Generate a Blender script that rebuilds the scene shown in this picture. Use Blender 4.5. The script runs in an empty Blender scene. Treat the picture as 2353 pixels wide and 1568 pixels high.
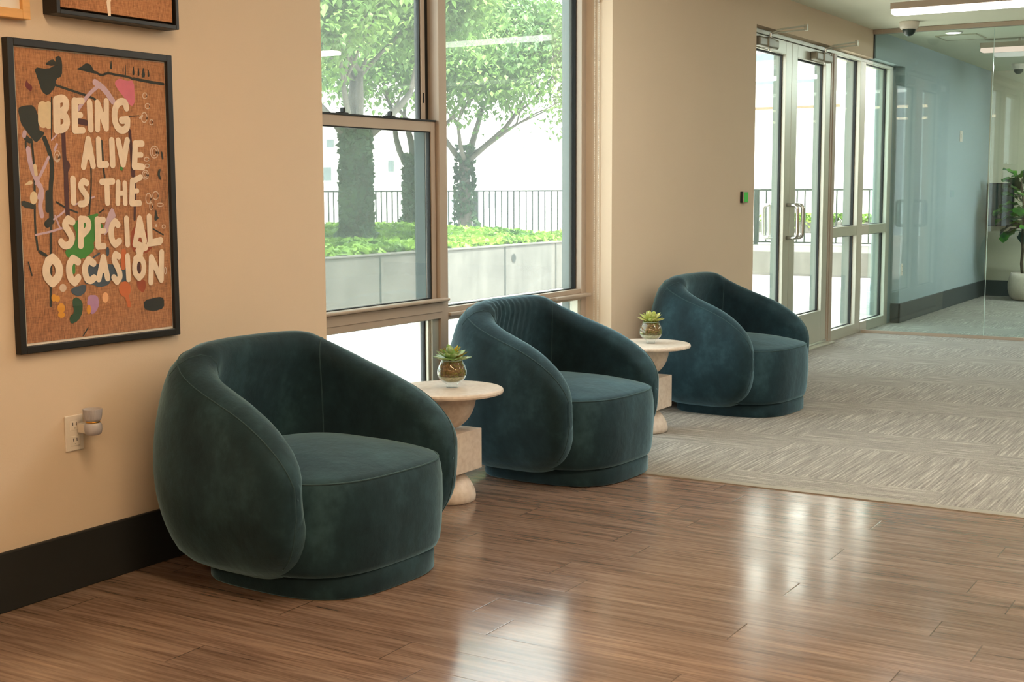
import bpy, bmesh, math, random
from mathutils import Vector, Matrix, noise
from math import sin, cos, pi, radians, sqrt

U = 1.136            # metres per drawing unit (every length below is in units)
C = bpy.context.scene.collection
SC = bpy.context.scene

# ------------------------------------------------------------ camera
F = 3046.65; CX = 1176.5; CY = 784.0
YAW, PIT, ROL = radians(31.054), radians(6.468), radians(-0.2195)
CAM = Vector((0, 0, 1.10))
FW = Vector((cos(PIT)*cos(YAW), cos(PIT)*sin(YAW), -sin(PIT)))
_r = FW.cross(Vector((0, 0, 1))).normalized(); _u = _r.cross(FW)
RT = cos(ROL)*_r + sin(ROL)*_u
UP = cos(ROL)*_u - sin(ROL)*_r
cd = bpy.data.cameras.new('camera'); cam = bpy.data.objects.new('camera', cd); C.objects.link(cam)
cam.matrix_world = Matrix(((RT.x, UP.x, -FW.x, CAM.x*U), (RT.y, UP.y, -FW.y, CAM.y*U), (RT.z, UP.z, -FW.z, CAM.z*U), (0, 0, 0, 1)))
cd.sensor_width = 36; cd.lens = F*36/2353; cd.clip_start = .05; cd.clip_end = 400
SC.camera = cam

def at(px, py, axis, v):
    """the point of the plane axis=v seen at a pixel of the photograph"""
    d = FW + RT*((px-CX)/F) - UP*((py-CY)/F)
    return CAM + d*((v-CAM[axis])/d[axis])

# ------------------------------------------------------------ world, sun, exposure
W = bpy.data.worlds.new('world'); SC.world = W; W.use_nodes = True
bg = W.node_tree.nodes['Background']; bg.inputs[0].default_value = (.86, .95, 1, 1); bg.inputs[1].default_value = 5.0
sd = bpy.data.lights.new('sun', 'SUN'); sd.energy = 20; sd.angle = radians(4); sd.color = (1, .95, .86)
so = bpy.data.objects.new('sun', sd); C.objects.link(so)
so.rotation_euler = Vector((.42, .46, -1.15)).to_track_quat('-Z', 'Y').to_euler()
SC.view_settings.view_transform = 'Standard'; SC.view_settings.look = 'None'
SC.view_settings.exposure = 0.0; SC.view_settings.gamma = 1; SC.view_settings.use_curve_mapping = False
LAMP_WARM, LAMP_COOL = (1, .72, .45), (1, .95, .86)
LAMP_E = 46.0

# ------------------------------------------------------------ materials
def lin(c):
    return tuple((x/255/12.92 if x/255 <= .04045 else ((x/255+.055)/1.055)**2.4) for x in c)

def nn(nt, t, **kw):
    n = nt.nodes.new(t)
    for k, v in kw.items():
        if k.startswith('_'): setattr(n, k[1:], v)
    return n

def math_(nt, op, a, b=None, clamp=False):
    n = nt.nodes.new('ShaderNodeMath'); n.operation = op; n.use_clamp = clamp
    for i, v in enumerate((a, b)):
        if v is None: continue
        if isinstance(v, (int, float)): n.inputs[i].default_value = v
        else: nt.links.new(v, n.inputs[i])
    return n.outputs[0]

def mix_(nt, fac, a, b, mode='MIX'):
    n = nt.nodes.new('ShaderNodeMix'); n.data_type = 'RGBA'; n.blend_type = mode
    for i, v in ((0, fac), (6, a), (7, b)):
        if isinstance(v, (int, float)): n.inputs[i].default_value = v
        elif isinstance(v, tuple): n.inputs[i].default_value = (*v[:3], 1)
        else: nt.links.new(v, n.inputs[i])
    return n.outputs[2]

def coords(nt, scale=(1, 1, 1), rot=(0, 0, 0)):
    tc = nt.nodes.new('ShaderNodeTexCoord'); m = nt.nodes.new('ShaderNodeMapping')
    m.inputs['Scale'].default_value = tuple(s/U for s in scale); m.inputs['Rotation'].default_value = rot
    nt.links.new(tc.outputs['Object'], m.inputs[0]); return m.outputs[0]

def noise_(nt, vec, scale, detail=3, rough=.55):
    n = nt.nodes.new('ShaderNodeTexNoise'); n.inputs['Scale'].default_value = scale
    n.inputs['Detail'].default_value = detail; n.inputs['Roughness'].default_value = rough
    nt.links.new(vec, n.inputs['Vector']); return n.outputs['Fac']

def ramp_(nt, fac, stops):
    n = nt.nodes.new('ShaderNodeValToRGB'); e = n.color_ramp.elements
    while len(e) < len(stops): e.new(.5)
    for el, (p, c) in zip(e, stops): el.position = p; el.color = (*c[:3], 1)
    nt.links.new(fac, n.inputs[0]); return n.outputs[0]

def bump_(nt, h, strength, dist=.01):
    n = nt.nodes.new('ShaderNodeBump'); n.inputs['Strength'].default_value = strength; n.inputs['Distance'].default_value = dist
    nt.links.new(h, n.inputs['Height']); return n.outputs[0]

def mat(name, col, rough=.5, metal=0, var=0.0, vscale=6, bump=0, bscale=60, bdist=.002, sheen=0, sheen_tint=(1, 1, 1), spec=.5, stretch=(1, 1, 1), coat=0, trans=None):
    m = bpy.data.materials.new(name); m.use_nodes = True; nt = m.node_tree; b = nt.nodes['Principled BSDF']
    col = lin(col)
    b.inputs['Base Color'].default_value = (*col, 1); b.inputs['Roughness'].default_value = rough; b.inputs['Metallic'].default_value = metal
    b.inputs['Specular IOR Level'].default_value = spec
    if sheen:
        b.inputs['Sheen Weight'].default_value = sheen; b.inputs['Sheen Tint'].default_value = (*sheen_tint, 1); b.inputs['Sheen Roughness'].default_value = .35
    if coat: b.inputs['Coat Weight'].default_value = coat
    v = coords(nt, stretch)
    n = noise_(nt, v, vscale)
    if var:
        lo = tuple(c*(1-var) for c in col); hi = tuple(min(1, c*(1+var)) for c in col)
        nt.links.new(ramp_(nt, n, [(.3, lo), (.7, hi)]), b.inputs['Base Color'])
    if bump:
        nt.links.new(bump_(nt, noise_(nt, v, bscale, 2), bump, bdist), b.inputs['Normal'])
    if trans:
        pass
    return m

def emis(name, col, e):
    m = bpy.data.materials.new(name); m.use_nodes = True; nt = m.node_tree; nt.nodes.remove(nt.nodes['Principled BSDF'])
    em = nt.nodes.new('ShaderNodeEmission'); em.inputs[0].default_value = (*col, 1); em.inputs[1].default_value = e
    nt.links.new(em.outputs[0], nt.nodes['Material Output'].inputs[0]); return m

def glass(name, tint=(1, 1, 1), ior=1.5, haze=0.0, hazecol=(.8, .85, .85), gloss=1.0):
    m = bpy.data.materials.new(name); m.use_nodes = True; nt = m.node_tree; nt.nodes.remove(nt.nodes['Principled BSDF'])
    t = nt.nodes.new('ShaderNodeBsdfTransparent'); t.inputs[0].default_value = (*tint, 1)
    g = nt.nodes.new('ShaderNodeBsdfGlossy'); g.inputs['Roughness'].default_value = 0.0; g.inputs[0].default_value = (gloss, gloss, gloss, 1)
    ge = nt.nodes.new('ShaderNodeNewGeometry'); dt = nt.nodes.new('ShaderNodeVectorMath'); dt.operation = 'DOT_PRODUCT'
    nt.links.new(ge.outputs['Normal'], dt.inputs[0]); nt.links.new(ge.outputs['Incoming'], dt.inputs[1])
    f0 = ((ior-1)/(ior+1))**2; cc = math_(nt, 'SUBTRACT', 1.0, math_(nt, 'ABSOLUTE', dt.outputs['Value']), True)
    fres = math_(nt, 'ADD', f0, math_(nt, 'MULTIPLY', math_(nt, 'POWER', cc, 5.0), 1-f0), True)
    mx = nt.nodes.new('ShaderNodeMixShader'); nt.links.new(fres, mx.inputs[0]); nt.links.new(t.outputs[0], mx.inputs[1]); nt.links.new(g.outputs[0], mx.inputs[2])
    out = mx.outputs[0]
    if haze:
        d = nt.nodes.new('ShaderNodeBsdfTranslucent'); d.inputs[0].default_value = (*hazecol, 1)
        m2 = nt.nodes.new('ShaderNodeMixShader'); m2.inputs[0].default_value = haze
        nt.links.new(out, m2.inputs[1]); nt.links.new(d.outputs[0], m2.inputs[2]); out = m2.outputs[0]
    nt.links.new(out, nt.nodes['Material Output'].inputs[0]); return m

def leafmat(name, c1, c2, tr=.45, rough=.45, vscale=3):
    m = bpy.data.materials.new(name); m.use_nodes = True; nt = m.node_tree; b = nt.nodes['Principled BSDF']
    n = noise_(nt, coords(nt), vscale, 2)
    col = ramp_(nt, n, [(.35, lin(c1)), (.65, lin(c2))])
    nt.links.new(col, b.inputs['Base Color']); b.inputs['Roughness'].default_value = rough
    if tr:
        t = nt.nodes.new('ShaderNodeBsdfTranslucent'); nt.links.new(col, t.inputs[0])
        mx = nt.nodes.new('ShaderNodeMixShader'); mx.inputs[0].default_value = tr
        nt.links.new(b.outputs[0], mx.inputs[1]); nt.links.new(t.outputs[0], mx.inputs[2]); nt.links.new(mx.outputs[0], nt.nodes['Material Output'].inputs[0])
    return m

def wood_floor():
    m = bpy.data.materials.new('vinyl_plank_floor'); m.use_nodes = True; nt = m.node_tree; b = nt.nodes['Principled BSDF']
    v = coords(nt); sx = nt.nodes.new('ShaderNodeSeparateXYZ'); nt.links.new(v, sx.inputs[0]); X, Y = sx.outputs[0], sx.outputs[1]
    r = math_(nt, 'DIVIDE', math_(nt, 'ADD', X, -2.98+13.67*3), .1367)
    k = math_(nt, 'FLOOR', r); fx = math_(nt, 'FRACT', r)
    k3 = math_(nt, 'FLOORED_MODULO', k, 3)
    is1 = math_(nt, 'COMPARE', k3, 1); nt.nodes[-1].inputs[2].default_value = .1
    is2 = math_(nt, 'COMPARE', k3, 2); nt.nodes[-1].inputs[2].default_value = .1
    off = math_(nt, 'ADD', math_(nt, 'MULTIPLY', is1, -.55), math_(nt, 'MULTIPLY', is2, -.423))
    ry = math_(nt, 'DIVIDE', math_(nt, 'SUBTRACT', math_(nt, 'ADD', Y, 1.08*20-1.18), off), 1.08)
    ky = math_(nt, 'FLOOR', ry); fy = math_(nt, 'FRACT', ry)
    # seams
    def edge(f, w, s):
        d = math_(nt, 'MINIMUM', f, math_(nt, 'SUBTRACT', 1.0, f))
        return math_(nt, 'MULTIPLY', math_(nt, 'SUBTRACT', 1.0, math_(nt, 'DIVIDE', math_(nt, 'MULTIPLY', d, s), w, True), True), 1.0)
    ex = edge(fx, .0022, .1367); ey = edge(fy, .0026, 1.08)
    seam = math_(nt, 'MAXIMUM', math_(nt, 'MULTIPLY', ex, .55), ey)
    wn = nt.nodes.new('ShaderNodeTexWhiteNoise'); wn.noise_dimensions = '2D'
    cb = nt.nodes.new('ShaderNodeCombineXYZ'); nt.links.new(k, cb.inputs[0]); nt.links.new(ky, cb.inputs[1]); nt.links.new(cb.outputs[0], wn.inputs['Vector'])
    # grain, shifted per plank
    cg = nt.nodes.new('ShaderNodeCombineXYZ')
    nt.links.new(math_(nt, 'MULTIPLY', X, 34), cg.inputs[0]); nt.links.new(math_(nt, 'MULTIPLY', Y, 2.6), cg.inputs[1]); nt.links.new(math_(nt, 'MULTIPLY', wn.outputs[0], 37), cg.inputs[2])
    g1 = noise_(nt, cg.outputs[0], 1.0, 6, .62)
    cg2 = nt.nodes.new('ShaderNodeCombineXYZ')
    nt.links.new(math_(nt, 'MULTIPLY', X, 120), cg2.inputs[0]); nt.links.new(math_(nt, 'MULTIPLY', Y, 5), cg2.inputs[1]); nt.links.new(math_(nt, 'MULTIPLY', wn.outputs[0], 11), cg2.inputs[2])
    g2 = noise_(nt, cg2.outputs[0], 1.0, 3, .5)
    c = ramp_(nt, g1, [(.30, lin((84, 66, 56))), (.45, lin((122, 100, 87))), (.58, lin((141, 119, 105))), (.75, lin((162, 141, 125)))])
    c = mix_(nt, .35, c, ramp_(nt, g2, [(.35, lin((92, 72, 60))), (.65, lin((162, 136, 118)))]), 'MIX')
    tone = ramp_(nt, wn.outputs[0], [(0, (.88, .88, .88)), (1, (1.10, 1.08, 1.06))])
    c = mix_(nt, 1.0, c, tone, 'MULTIPLY')
    # small knots
    vo = nt.nodes.new('ShaderNodeTexVoronoi'); vo.inputs['Scale'].default_value = 3.3
    cv = nt.nodes.new('ShaderNodeCombineXYZ'); nt.links.new(math_(nt, 'MULTIPLY', X, 1.0), cv.inputs[0]); nt.links.new(math_(nt, 'MULTIPLY', Y, .62), cv.inputs[1]); nt.links.new(cv.outputs[0], vo.inputs['Vector'])
    kn = math_(nt, 'LESS_THAN', vo.outputs['Distance'], .022)
    c = mix_(nt, math_(nt, 'MULTIPLY', kn, .55), c, lin((50, 34, 26)))
    c = mix_(nt, math_(nt, 'MULTIPLY', seam, .75), c, lin((58, 42, 34)))
    nt.links.new(c, b.inputs['Base Color'])
    b.inputs['Roughness'].default_value = .3; b.inputs['Specular IOR Level'].default_value = .55
    smear = noise_(nt, coords(nt, (1, 1, 1)), 2.2, 4)
    nt.links.new(ramp_(nt, smear, [(.3, (.12,)*3), (.7, (.21,)*3)]), b.inputs['Roughness'])
    h = math_(nt, 'SUBTRACT', math_(nt, 'MULTIPLY', g1, .35), math_(nt, 'MULTIPLY', seam, 1.0))
    nt.links.new(bump_(nt, h, .3, .0006), b.inputs['Normal'])
    return m

def carpet():
    m = bpy.data.materials.new('striated_carpet_tile'); m.use_nodes = True; nt = m.node_tree; b = nt.nodes['Principled BSDF']
    v = coords(nt); sx = nt.nodes.new('ShaderNodeSeparateXYZ'); nt.links.new(v, sx.inputs[0]); X, Y = sx.outputs[0], sx.outputs[1]
    cy = math_(nt, 'FLOOR', math_(nt, 'DIVIDE', math_(nt, 'ADD', Y, -1.09+8.1), .81))
    par = math_(nt, 'FLOORED_MODULO', cy, 2)
    ax = math_(nt, 'ADD', X, math_(nt, 'MULTIPLY', math_(nt, 'SUBTRACT', 1.0, par), -.25))
    ph = math_(nt, 'FRACT', math_(nt, 'DIVIDE', math_(nt, 'ADD', ax, -4.62+10.5), 1.05))
    d = math_(nt, 'LESS_THAN', ph, .62)
    def streak(a, bb, sa, sb):
        c = nt.nodes.new('ShaderNodeCombineXYZ'); nt.links.new(math_(nt, 'MULTIPLY', a, sa), c.inputs[0]); nt.links.new(math_(nt, 'MULTIPLY', bb, sb), c.inputs[1])
        return noise_(nt, c.outputs[0], 1.0, 3, .6)
    s1 = streak(X, Y, 3.6, 105); s2 = streak(X, Y, 105, 3.6)
    mx = nt.nodes.new('ShaderNodeMix'); mx.data_type = 'FLOAT'; nt.links.new(d, mx.inputs[0]); nt.links.new(s2, mx.inputs[2]); nt.links.new(s1, mx.inputs[3])
    s = mx.outputs[0]
    c = ramp_(nt, s, [(.33, lin((78, 74, 68))), (.46, lin((122, 117, 109))), (.56, lin((148, 143, 134))), (.70, lin((206, 200, 188)))])
    fine = noise_(nt, v, 260, 2)
    c = mix_(nt, .35, c, ramp_(nt, fine, [(.35, lin((80, 76, 70))), (.65, lin((176, 168, 156)))]))
    nt.links.new(c, b.inputs['Base Color']); b.inputs['Roughness'].default_value = .95; b.inputs['Specular IOR Level'].default_value = .15
    b.inputs['Sheen Weight'].default_value = .25; b.inputs['Sheen Roughness'].default_value = .5
    nt.links.new(bump_(nt, math_(nt, 'ADD', s, math_(nt, 'MULTIPLY', fine, .6)), .6, .003), b.inputs['Normal'])
    return m

def velvet():
    m = bpy.data.materials.new('teal_velvet'); m.use_nodes = True; nt = m.node_tree; b = nt.nodes['Principled BSDF']
    v = coords(nt, (1, 1, .7)); n1 = noise_(nt, v, 5.5, 5, .6); n2 = noise_(nt, coords(nt), 30, 3)
    f = math_(nt, 'ADD', math_(nt, 'MULTIPLY', n1, .8), math_(nt, 'MULTIPLY', n2, .2))
    nt.links.new(ramp_(nt, f, [(.36, lin((18, 36, 43))), (.52, lin((27, 50, 58))), (.68, lin((45, 73, 82)))]), b.inputs['Base Color'])
    b.inputs['Roughness'].default_value = .75; b.inputs['Specular IOR Level'].default_value = .2
    b.inputs['Sheen Weight'].default_value = .75; b.inputs['Sheen Roughness'].default_value = .38; b.inputs['Sheen Tint'].default_value = (.42, .70, .85, 1)
    nt.links.new(bump_(nt, math_(nt, 'ADD', n1, math_(nt, 'MULTIPLY', noise_(nt, coords(nt), 420, 1), .05)), .22, .03), b.inputs['Normal'])
    return m

def stone():
    m = bpy.data.materials.new('cream_travertine'); m.use_nodes = True; nt = m.node_tree; b = nt.nodes['Principled BSDF']
    v = coords(nt); n = noise_(nt, v, 9, 6, .65); n2 = noise_(nt, v, 55, 3)
    c = ramp_(nt, n, [(.3, lin((204, 190, 176))), (.5, lin((220, 208, 196))), (.7, lin((230, 221, 210)))])
    c = mix_(nt, .3, c, ramp_(nt, n2, [(.35, lin((192, 170, 150))), (.6, lin((232, 218, 202)))]))
    nt.links.new(c, b.inputs['Base Color']); b.inputs['Roughness'].default_value = .42
    return m

def concrete(name, base, streaks=True):
    m = bpy.data.materials.new(name); m.use_nodes = True; nt = m.node_tree; b = nt.nodes['Principled BSDF']
    v = coords(nt); n = noise_(nt, v, 1.6, 6, .65); n2 = noise_(nt, coords(nt, (6, 6, .8)), 1.2, 4)
    c = ramp_(nt, math_(nt, 'ADD', math_(nt, 'MULTIPLY', n, .6), math_(nt, 'MULTIPLY', n2, .4)), [(.35, tuple(x*.62 for x in lin(base))), (.6, lin(base))])
    nt.links.new(c, b.inputs['Base Color']); b.inputs['Roughness'].default_value = .9
    nt.links.new(bump_(nt, noise_(nt, v, 40, 3), .2, .004), b.inputs['Normal'])
    return m

M = {}
M['wall'] = mat('beige_wall_paint', (218, 199, 176), .85, var=.015, vscale=1.5, bump=.25, bscale=220, bdist=.001, spec=.2)
M['bluewall'] = mat('blue_grey_wall_paint', (164, 180, 184), .8, var=.015, vscale=1.5, bump=.25, bscale=220, bdist=.001, spec=.25)
M['farwall'] = mat('greige_wall_paint', (196, 192, 170), .85, var=.015, bump=.25, bscale=220, bdist=.001, spec=.2)
M['ceil'] = mat('ceiling_paint', (226, 226, 208), .9, var=.01, bump=.2, bscale=200, bdist=.001, spec=.1)
M['base'] = mat('charcoal_baseboard', (36, 38, 38), .55, var=.05, spec=.4)
M['base2'] = mat('grey_baseboard', (74, 80, 80), .55, var=.05, spec=.4)
M['floor'] = wood_floor(); M['carpet'] = carpet(); M['velvet'] = velvet(); M['stone'] = stone()
M['seam'] = mat('dark_teal_thread', (36, 62, 68), .8, sheen=.4, sheen_tint=(.4, .8, .85))
M['taupe'] = mat('taupe_window_metal', (176, 160, 144), .45, metal=.15, var=.02)
M['alum'] = mat('satin_aluminium', (196, 194, 180), .38, metal=.45, var=.02)
M['chrome'] = mat('brushed_steel', (205, 205, 200), .22, metal=1, var=.02)
M['black'] = mat('black_rubber', (16, 20, 20), .6, var=.02)
M['blackf'] = mat('black_frame_wood', (30, 28, 26), .45, var=.1, spec=.4)
M['pine'] = mat('pale_pine_wood', (222, 168, 98), .5, var=.08, vscale=12, stretch=(1, 1, 6))
M['mat'] = mat('white_card', (244, 236, 222), .8, var=.01)
M['strip'] = mat('grey_transition_metal', (158, 150, 136), .45, metal=.3, var=.03)
M['closer'] = mat('bronze_grey_metal', (132, 126, 112), .4, metal=.4, var=.03)
M['shaded_reveal'] = mat('shaded_reveal_grey_green', (74, 90, 88), .5, var=.03)  # shade of the window's outer reveals put into the colour
M['shaded_reveal2'] = mat('shaded_reveal_pale_grey', (122, 134, 126), .5, var=.03)  # lighter shade tone for the door and side light reveals
M['white'] = mat('white_plastic', (226, 218, 206), .4, var=.01)
M['grey'] = mat('grey_plastic', (172, 170, 176), .4, var=.02)
M['gold'] = mat('gold_metal', (214, 160, 70), .25, metal=1, var=.03)
M['lamp'] = emis('lit_warm_diffuser', LAMP_WARM, LAMP_E)
M['lamp2'] = emis('lit_neutral_diffuser', LAMP_COOL, LAMP_E*1.0)
M['lamp3'] = emis('lit_pink_diffuser', (1, .74, .6), 1.1)
M['lamp4'] = emis('softly_lit_diffuser', (1, .96, .90), 5)
M['fill_lamp'] = emis('added_fill_diffuser', (.96, 1, .97), 100)  # glow of the added lamp behind the partition
M['down'] = emis('lit_downlight', (1, .97, .92), 12)
M['green_led'] = emis('green_led_face', (.12, .55, .1), .6)
M['glass'] = glass('clear_glass', (.93, .97, .95))
M['clear'] = glass('picture_glazing', (1, 1, 1), 1.45)
M['winglass'] = glass('window_glass', (.92, .96, .94), 1.5, .035)
M['doorglass'] = glass('door_glass', (.95, .985, .96), 1.5)
M['partglass'] = glass('green_tinted_partition_glass', (.88, .95, .94), 1.5)
M['glassedge'] = mat('polished_glass_edge', (200, 222, 214), .15, spec=.8)
M['vase'] = glass('thin_vase_glass', (.97, .985, .98), 1.42)
M['screen'] = None
M['asphalt'] = concrete('pale_patio_concrete', (214, 208, 200))
M['conc'] = concrete('planter_concrete', (112, 110, 106))
M['joint'] = mat('dark_joint', (52, 58, 56), .9)
M['soil'] = mat('planting_soil', (70, 66, 48), .95, var=.3)
M['ivy'] = leafmat('ivy_leaves', (60, 104, 36), (150, 190, 70), .35, .5, 2)
M['ivyd'] = leafmat('dark_ivy_leaves', (46, 76, 54), (84, 116, 78), .25, .5, 2)
M['leaf'] = leafmat('tree_leaves', (84, 118, 70), (136, 168, 88), .45, .5, .9)
M['bark'] = mat('grey_bark', (112, 106, 98), .9, var=.25, vscale=14, bump=.6, bscale=30, bdist=.01, stretch=(3, 3, .6))
M['rail'] = mat('dark_railing_paint', (40, 50, 48), .5)
M['bldg'] = mat('white_render', (236, 232, 226), .9, var=.02)
M['bwin'] = mat('pale_grey_window_glass', (112, 124, 126), .4, var=.1, spec=.3)
M['band'] = mat('beige_ledge', (120, 104, 84), .8, var=.05)
M['moss'] = leafmat('green_moss', (84, 104, 30), (150, 170, 60), .1, .8, 60)
M['mossb'] = mat('brown_moss', (120, 92, 56), .9, var=.6, vscale=110, bump=.8, bscale=140, bdist=.003)
M['sand'] = mat('pale_pebbles', (170, 168, 140), .6, var=.3, vscale=120, bump=.6, bscale=200, bdist=.002)
M['succ'] = leafmat('green_succulent', (134, 178, 92), (204, 222, 176), .15, .35, 28)
M['succ2'] = leafmat('pale_yellow_succulent', (186, 200, 96), (232, 230, 160), .2, .35, 24)
M['succy'] = leafmat('yellow_bud_leaf', (206, 176, 40), (226, 200, 80), .2, .35, 24)
M['succr'] = leafmat('russet_leaf', (150, 84, 30), (130, 140, 50), .1, .4, 24)
M['fig'] = leafmat('fig_leaf', (34, 84, 30), (84, 150, 44), .2, .35, 9)
M['figd'] = leafmat('dark_fig_leaf', (28, 54, 36), (52, 84, 60), .1, .4, 9)
M['trunk'] = mat('fig_trunk_bark', (92, 78, 62), .85, var=.25, vscale=30, bump=.5, bscale=60)
M['pot'] = mat('speckled_cream_pot', (206, 196, 178), .7, var=.06, vscale=60)
M['display'] = mat('dark_green_panel', (22, 44, 40), .3, spec=.7)

def screenmat():
    m = bpy.data.materials.new('insect_screen_mesh'); m.use_nodes = True; nt = m.node_tree; nt.nodes.remove(nt.nodes['Principled BSDF'])
    t = nt.nodes.new('ShaderNodeBsdfTransparent'); d = nt.nodes.new('ShaderNodeBsdfDiffuse'); d.inputs[0].default_value = (.30, .36, .34, 1)
    mx = nt.nodes.new('ShaderNodeMixShader'); mx.inputs[0].default_value = .30
    nt.links.new(t.outputs[0], mx.inputs[1]); nt.links.new(d.outputs[0], mx.inputs[2]); nt.links.new(mx.outputs[0], nt.nodes['Material Output'].inputs[0]); return m
M['screen'] = screenmat()

# ------------------------------------------------------------ mesh helpers
def tag(o, label=None, cat=None, group=None, kind=None):
    if label: o['label'] = label
    if cat: o['category'] = cat
    if group: o['group'] = group
    if kind: o['kind'] = kind
    return o

class MB:
    def __init__(s): s.v = []; s.f = []; s.m = []
    def add(s, vs, fs, mi=0):
        b = len(s.v); s.v += [Vector(p) for p in vs]; s.f += [tuple(b+i for i in f) for f in fs]; s.m += [mi]*len(fs)
    def box(s, x0, x1, y0, y1, z0, z1, mi=0):
        x0, x1 = sorted((x0, x1)); y0, y1 = sorted((y0, y1)); z0, z1 = sorted((z0, z1))
        s.add([(x0, y0, z0), (x1, y0, z0), (x1, y1, z0), (x0, y1, z0), (x0, y0, z1), (x1, y0, z1), (x1, y1, z1), (x0, y1, z1)],
              [(0, 3, 2, 1), (4, 5, 6, 7), (0, 1, 5, 4), (1, 2, 6, 5), (2, 3, 7, 6), (3, 0, 4, 7)], mi)
    def lathe(s, prof, c=(0, 0, 0), n=40, mi=0, cap=True):
        vs = []; fs = []
        for r, z in prof:
            for i in range(n):
                a = 2*pi*i/n; vs.append((c[0]+r*cos(a), c[1]+r*sin(a), c[2]+z))
        for j in range(len(prof)-1):
            for i in range(n):
                k = (i+1) % n; fs.append((j*n+i, j*n+k, (j+1)*n+k, (j+1)*n+i))
        if cap:
            if prof[0][0] > 1e-5: fs.append(tuple(reversed(range(n))))
            if prof[-1][0] > 1e-5: fs.append(tuple((len(prof)-1)*n+i for i in range(n)))
        s.add(vs, fs, mi)
    def tube(s, pts, rad, n=8, mi=0, closed=False, cap=True):
        pts = [Vector(p) for p in pts]; N = len(pts)
        if not hasattr(rad, '__len__'): rad = [rad]*N
        vs = []; fs = []; prev = None
        for i, p in enumerate(pts):
            if closed: t = pts[(i+1) % N]-pts[i-1]
            else: t = pts[min(i+1, N-1)]-pts[max(i-1, 0)]
            if t.length < 1e-9: t = Vector((0, 0, 1))
            t.normalize()
            if prev is None:
                a = Vector((0, 0, 1)) if abs(t.z) < .9 else Vector((1, 0, 0)); x = t.cross(a).normalized()
            else: x = (prev-t*prev.dot(t)); x = x.normalized() if x.length > 1e-6 else t.orthogonal().normalized()
            prev = x; y = t.cross(x)
            for k in range(n):
                a = 2*pi*k/n; vs.append(p+(x*cos(a)+y*sin(a))*rad[i])
        R = N if closed else N-1
        for i in range(R):
            j = (i+1) % N
            for k in range(n):
                l = (k+1) % n; fs.append((i*n+k, i*n+l, j*n+l, j*n+k))
        if cap and not closed:
            fs.append(tuple(reversed(range(n)))); fs.append(tuple((N-1)*n+k for k in range(n)))
        s.add(vs, fs, mi)
    def build(s, name, mats, parent=None, loc=(0, 0, 0), smooth=False, bevel=0, seg=2, sub=0, recentre=False):
        if recentre:   # origin at the middle of the foot
            xs = [p.x for p in s.v]; ys = [p.y for p in s.v]; zs = [p.z for p in s.v]
            o = Vector(((min(xs)+max(xs))/2, (min(ys)+max(ys))/2, min(zs))); loc = Vector(loc)+o
            s.v = [p-o for p in s.v]
        me = bpy.data.meshes.new(name); me.from_pydata([tuple(p*U) for p in s.v], [], s.f); me.validate()
        if not isinstance(mats, (list, tuple)): mats = [mats]
        for m in mats: me.materials.append(m)
        if len(mats) > 1 and len(me.polygons) == len(s.m):
            me.polygons.foreach_set('material_index', s.m)
        if smooth: me.polygons.foreach_set('use_smooth', [True]*len(me.polygons))
        me.update()
        o = bpy.data.objects.new(name, me); C.objects.link(o); o.location = Vector(loc)*U
        if parent: o.parent = parent
        if bevel:
            b = o.modifiers.new('bevel', 'BEVEL'); b.width = bevel*U; b.segments = seg; b.limit_method = 'ANGLE'; b.angle_limit = radians(40)
        if sub:
            q = o.modifiers.new('subdivision', 'SUBSURF'); q.levels = sub; q.render_levels = sub
        return o

def empty(name, loc, rz=0):
    o = bpy.data.objects.new(name, None); C.objects.link(o); o.location = Vector(loc)*U; o.rotation_euler = (0, 0, rz); o.empty_display_size = .1; return o
def kids(o): return [c for c in bpy.data.objects if c.parent == o]
def copy_tree(o, parent=None):
    c = o.copy(); C.objects.link(c); c.parent = parent
    for ch in kids(o): copy_tree(ch, c)
    return c
def struct(name, mb, m, parent=None, **k):
    o = mb.build(name, m, parent, **k)
    if not parent: o['kind'] = 'structure'
    return o
def sbox(name, m, *b, bevel=0, parent=None):
    mb = MB(); mb.box(*b); return struct(name, mb, m, parent, bevel=bevel)

# ------------------------------------------------------------ the setting
WY = 2.905          # room face of the long wall
WO = 3.13           # its outer face
CZ = 2.291          # ceiling
sbox('floor', M['floor'], -3, 4.61, -4.5, WY, -.05, 0)
sbox('floor', M['carpet'], 4.655, 14.3, -4.5, 3.06, -.05, .002)
t = MB(); t.box(4.61, 4.655, -4.5, WY-.012, -.05, .004); t.box(4.604, 4.61, -4.5, WY-.012, -.05, -.001, 1)
struct('trim_1', t, [M['strip'], M['black']], bevel=.001)
sbox('ceiling', M['ceil'], -3, 14.3, -4.5, WO, CZ, CZ+.15)
sbox('wall_back', M['wall'], -3.1, -3, -4.5, WO, 0, CZ)
sbox('wall_right', M['farwall'], -3, 14.3, -4.6, -4.5, 0, CZ)
w = MB()
w.box(-3, 3.58, WY, WO, 0, CZ); w.box(3.58, 5.763, WY, WO, 2.235, CZ); w.box(3.58, 5.763, WY, WO, -.05, .06)
w.box(5.763, 7.667, WY, WO, 0, CZ); w.box(7.667, 10.13, WY, WO, 2.082, CZ)
struct('wall_left', w, M['wall'])
w = MB(); w.box(10.13, 14.3, WY-.015, WO, 2.082, CZ); w.box(10.98, 14.3, WY-.015, WO, 0, 2.082)
struct('wall_left', w, M['bluewall'])
sbox('wall_far', M['farwall'], 14.3, 14.4, -4.5, WO, 0, CZ)
sbox('baseboard_left', M['base'], -3, 3.578, WY-.014, WY, 0, .161, bevel=.004)
sbox('baseboard_left', M['base'], 5.765, 7.665, WY-.014, WY, 0, .161, bevel=.004)
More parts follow.
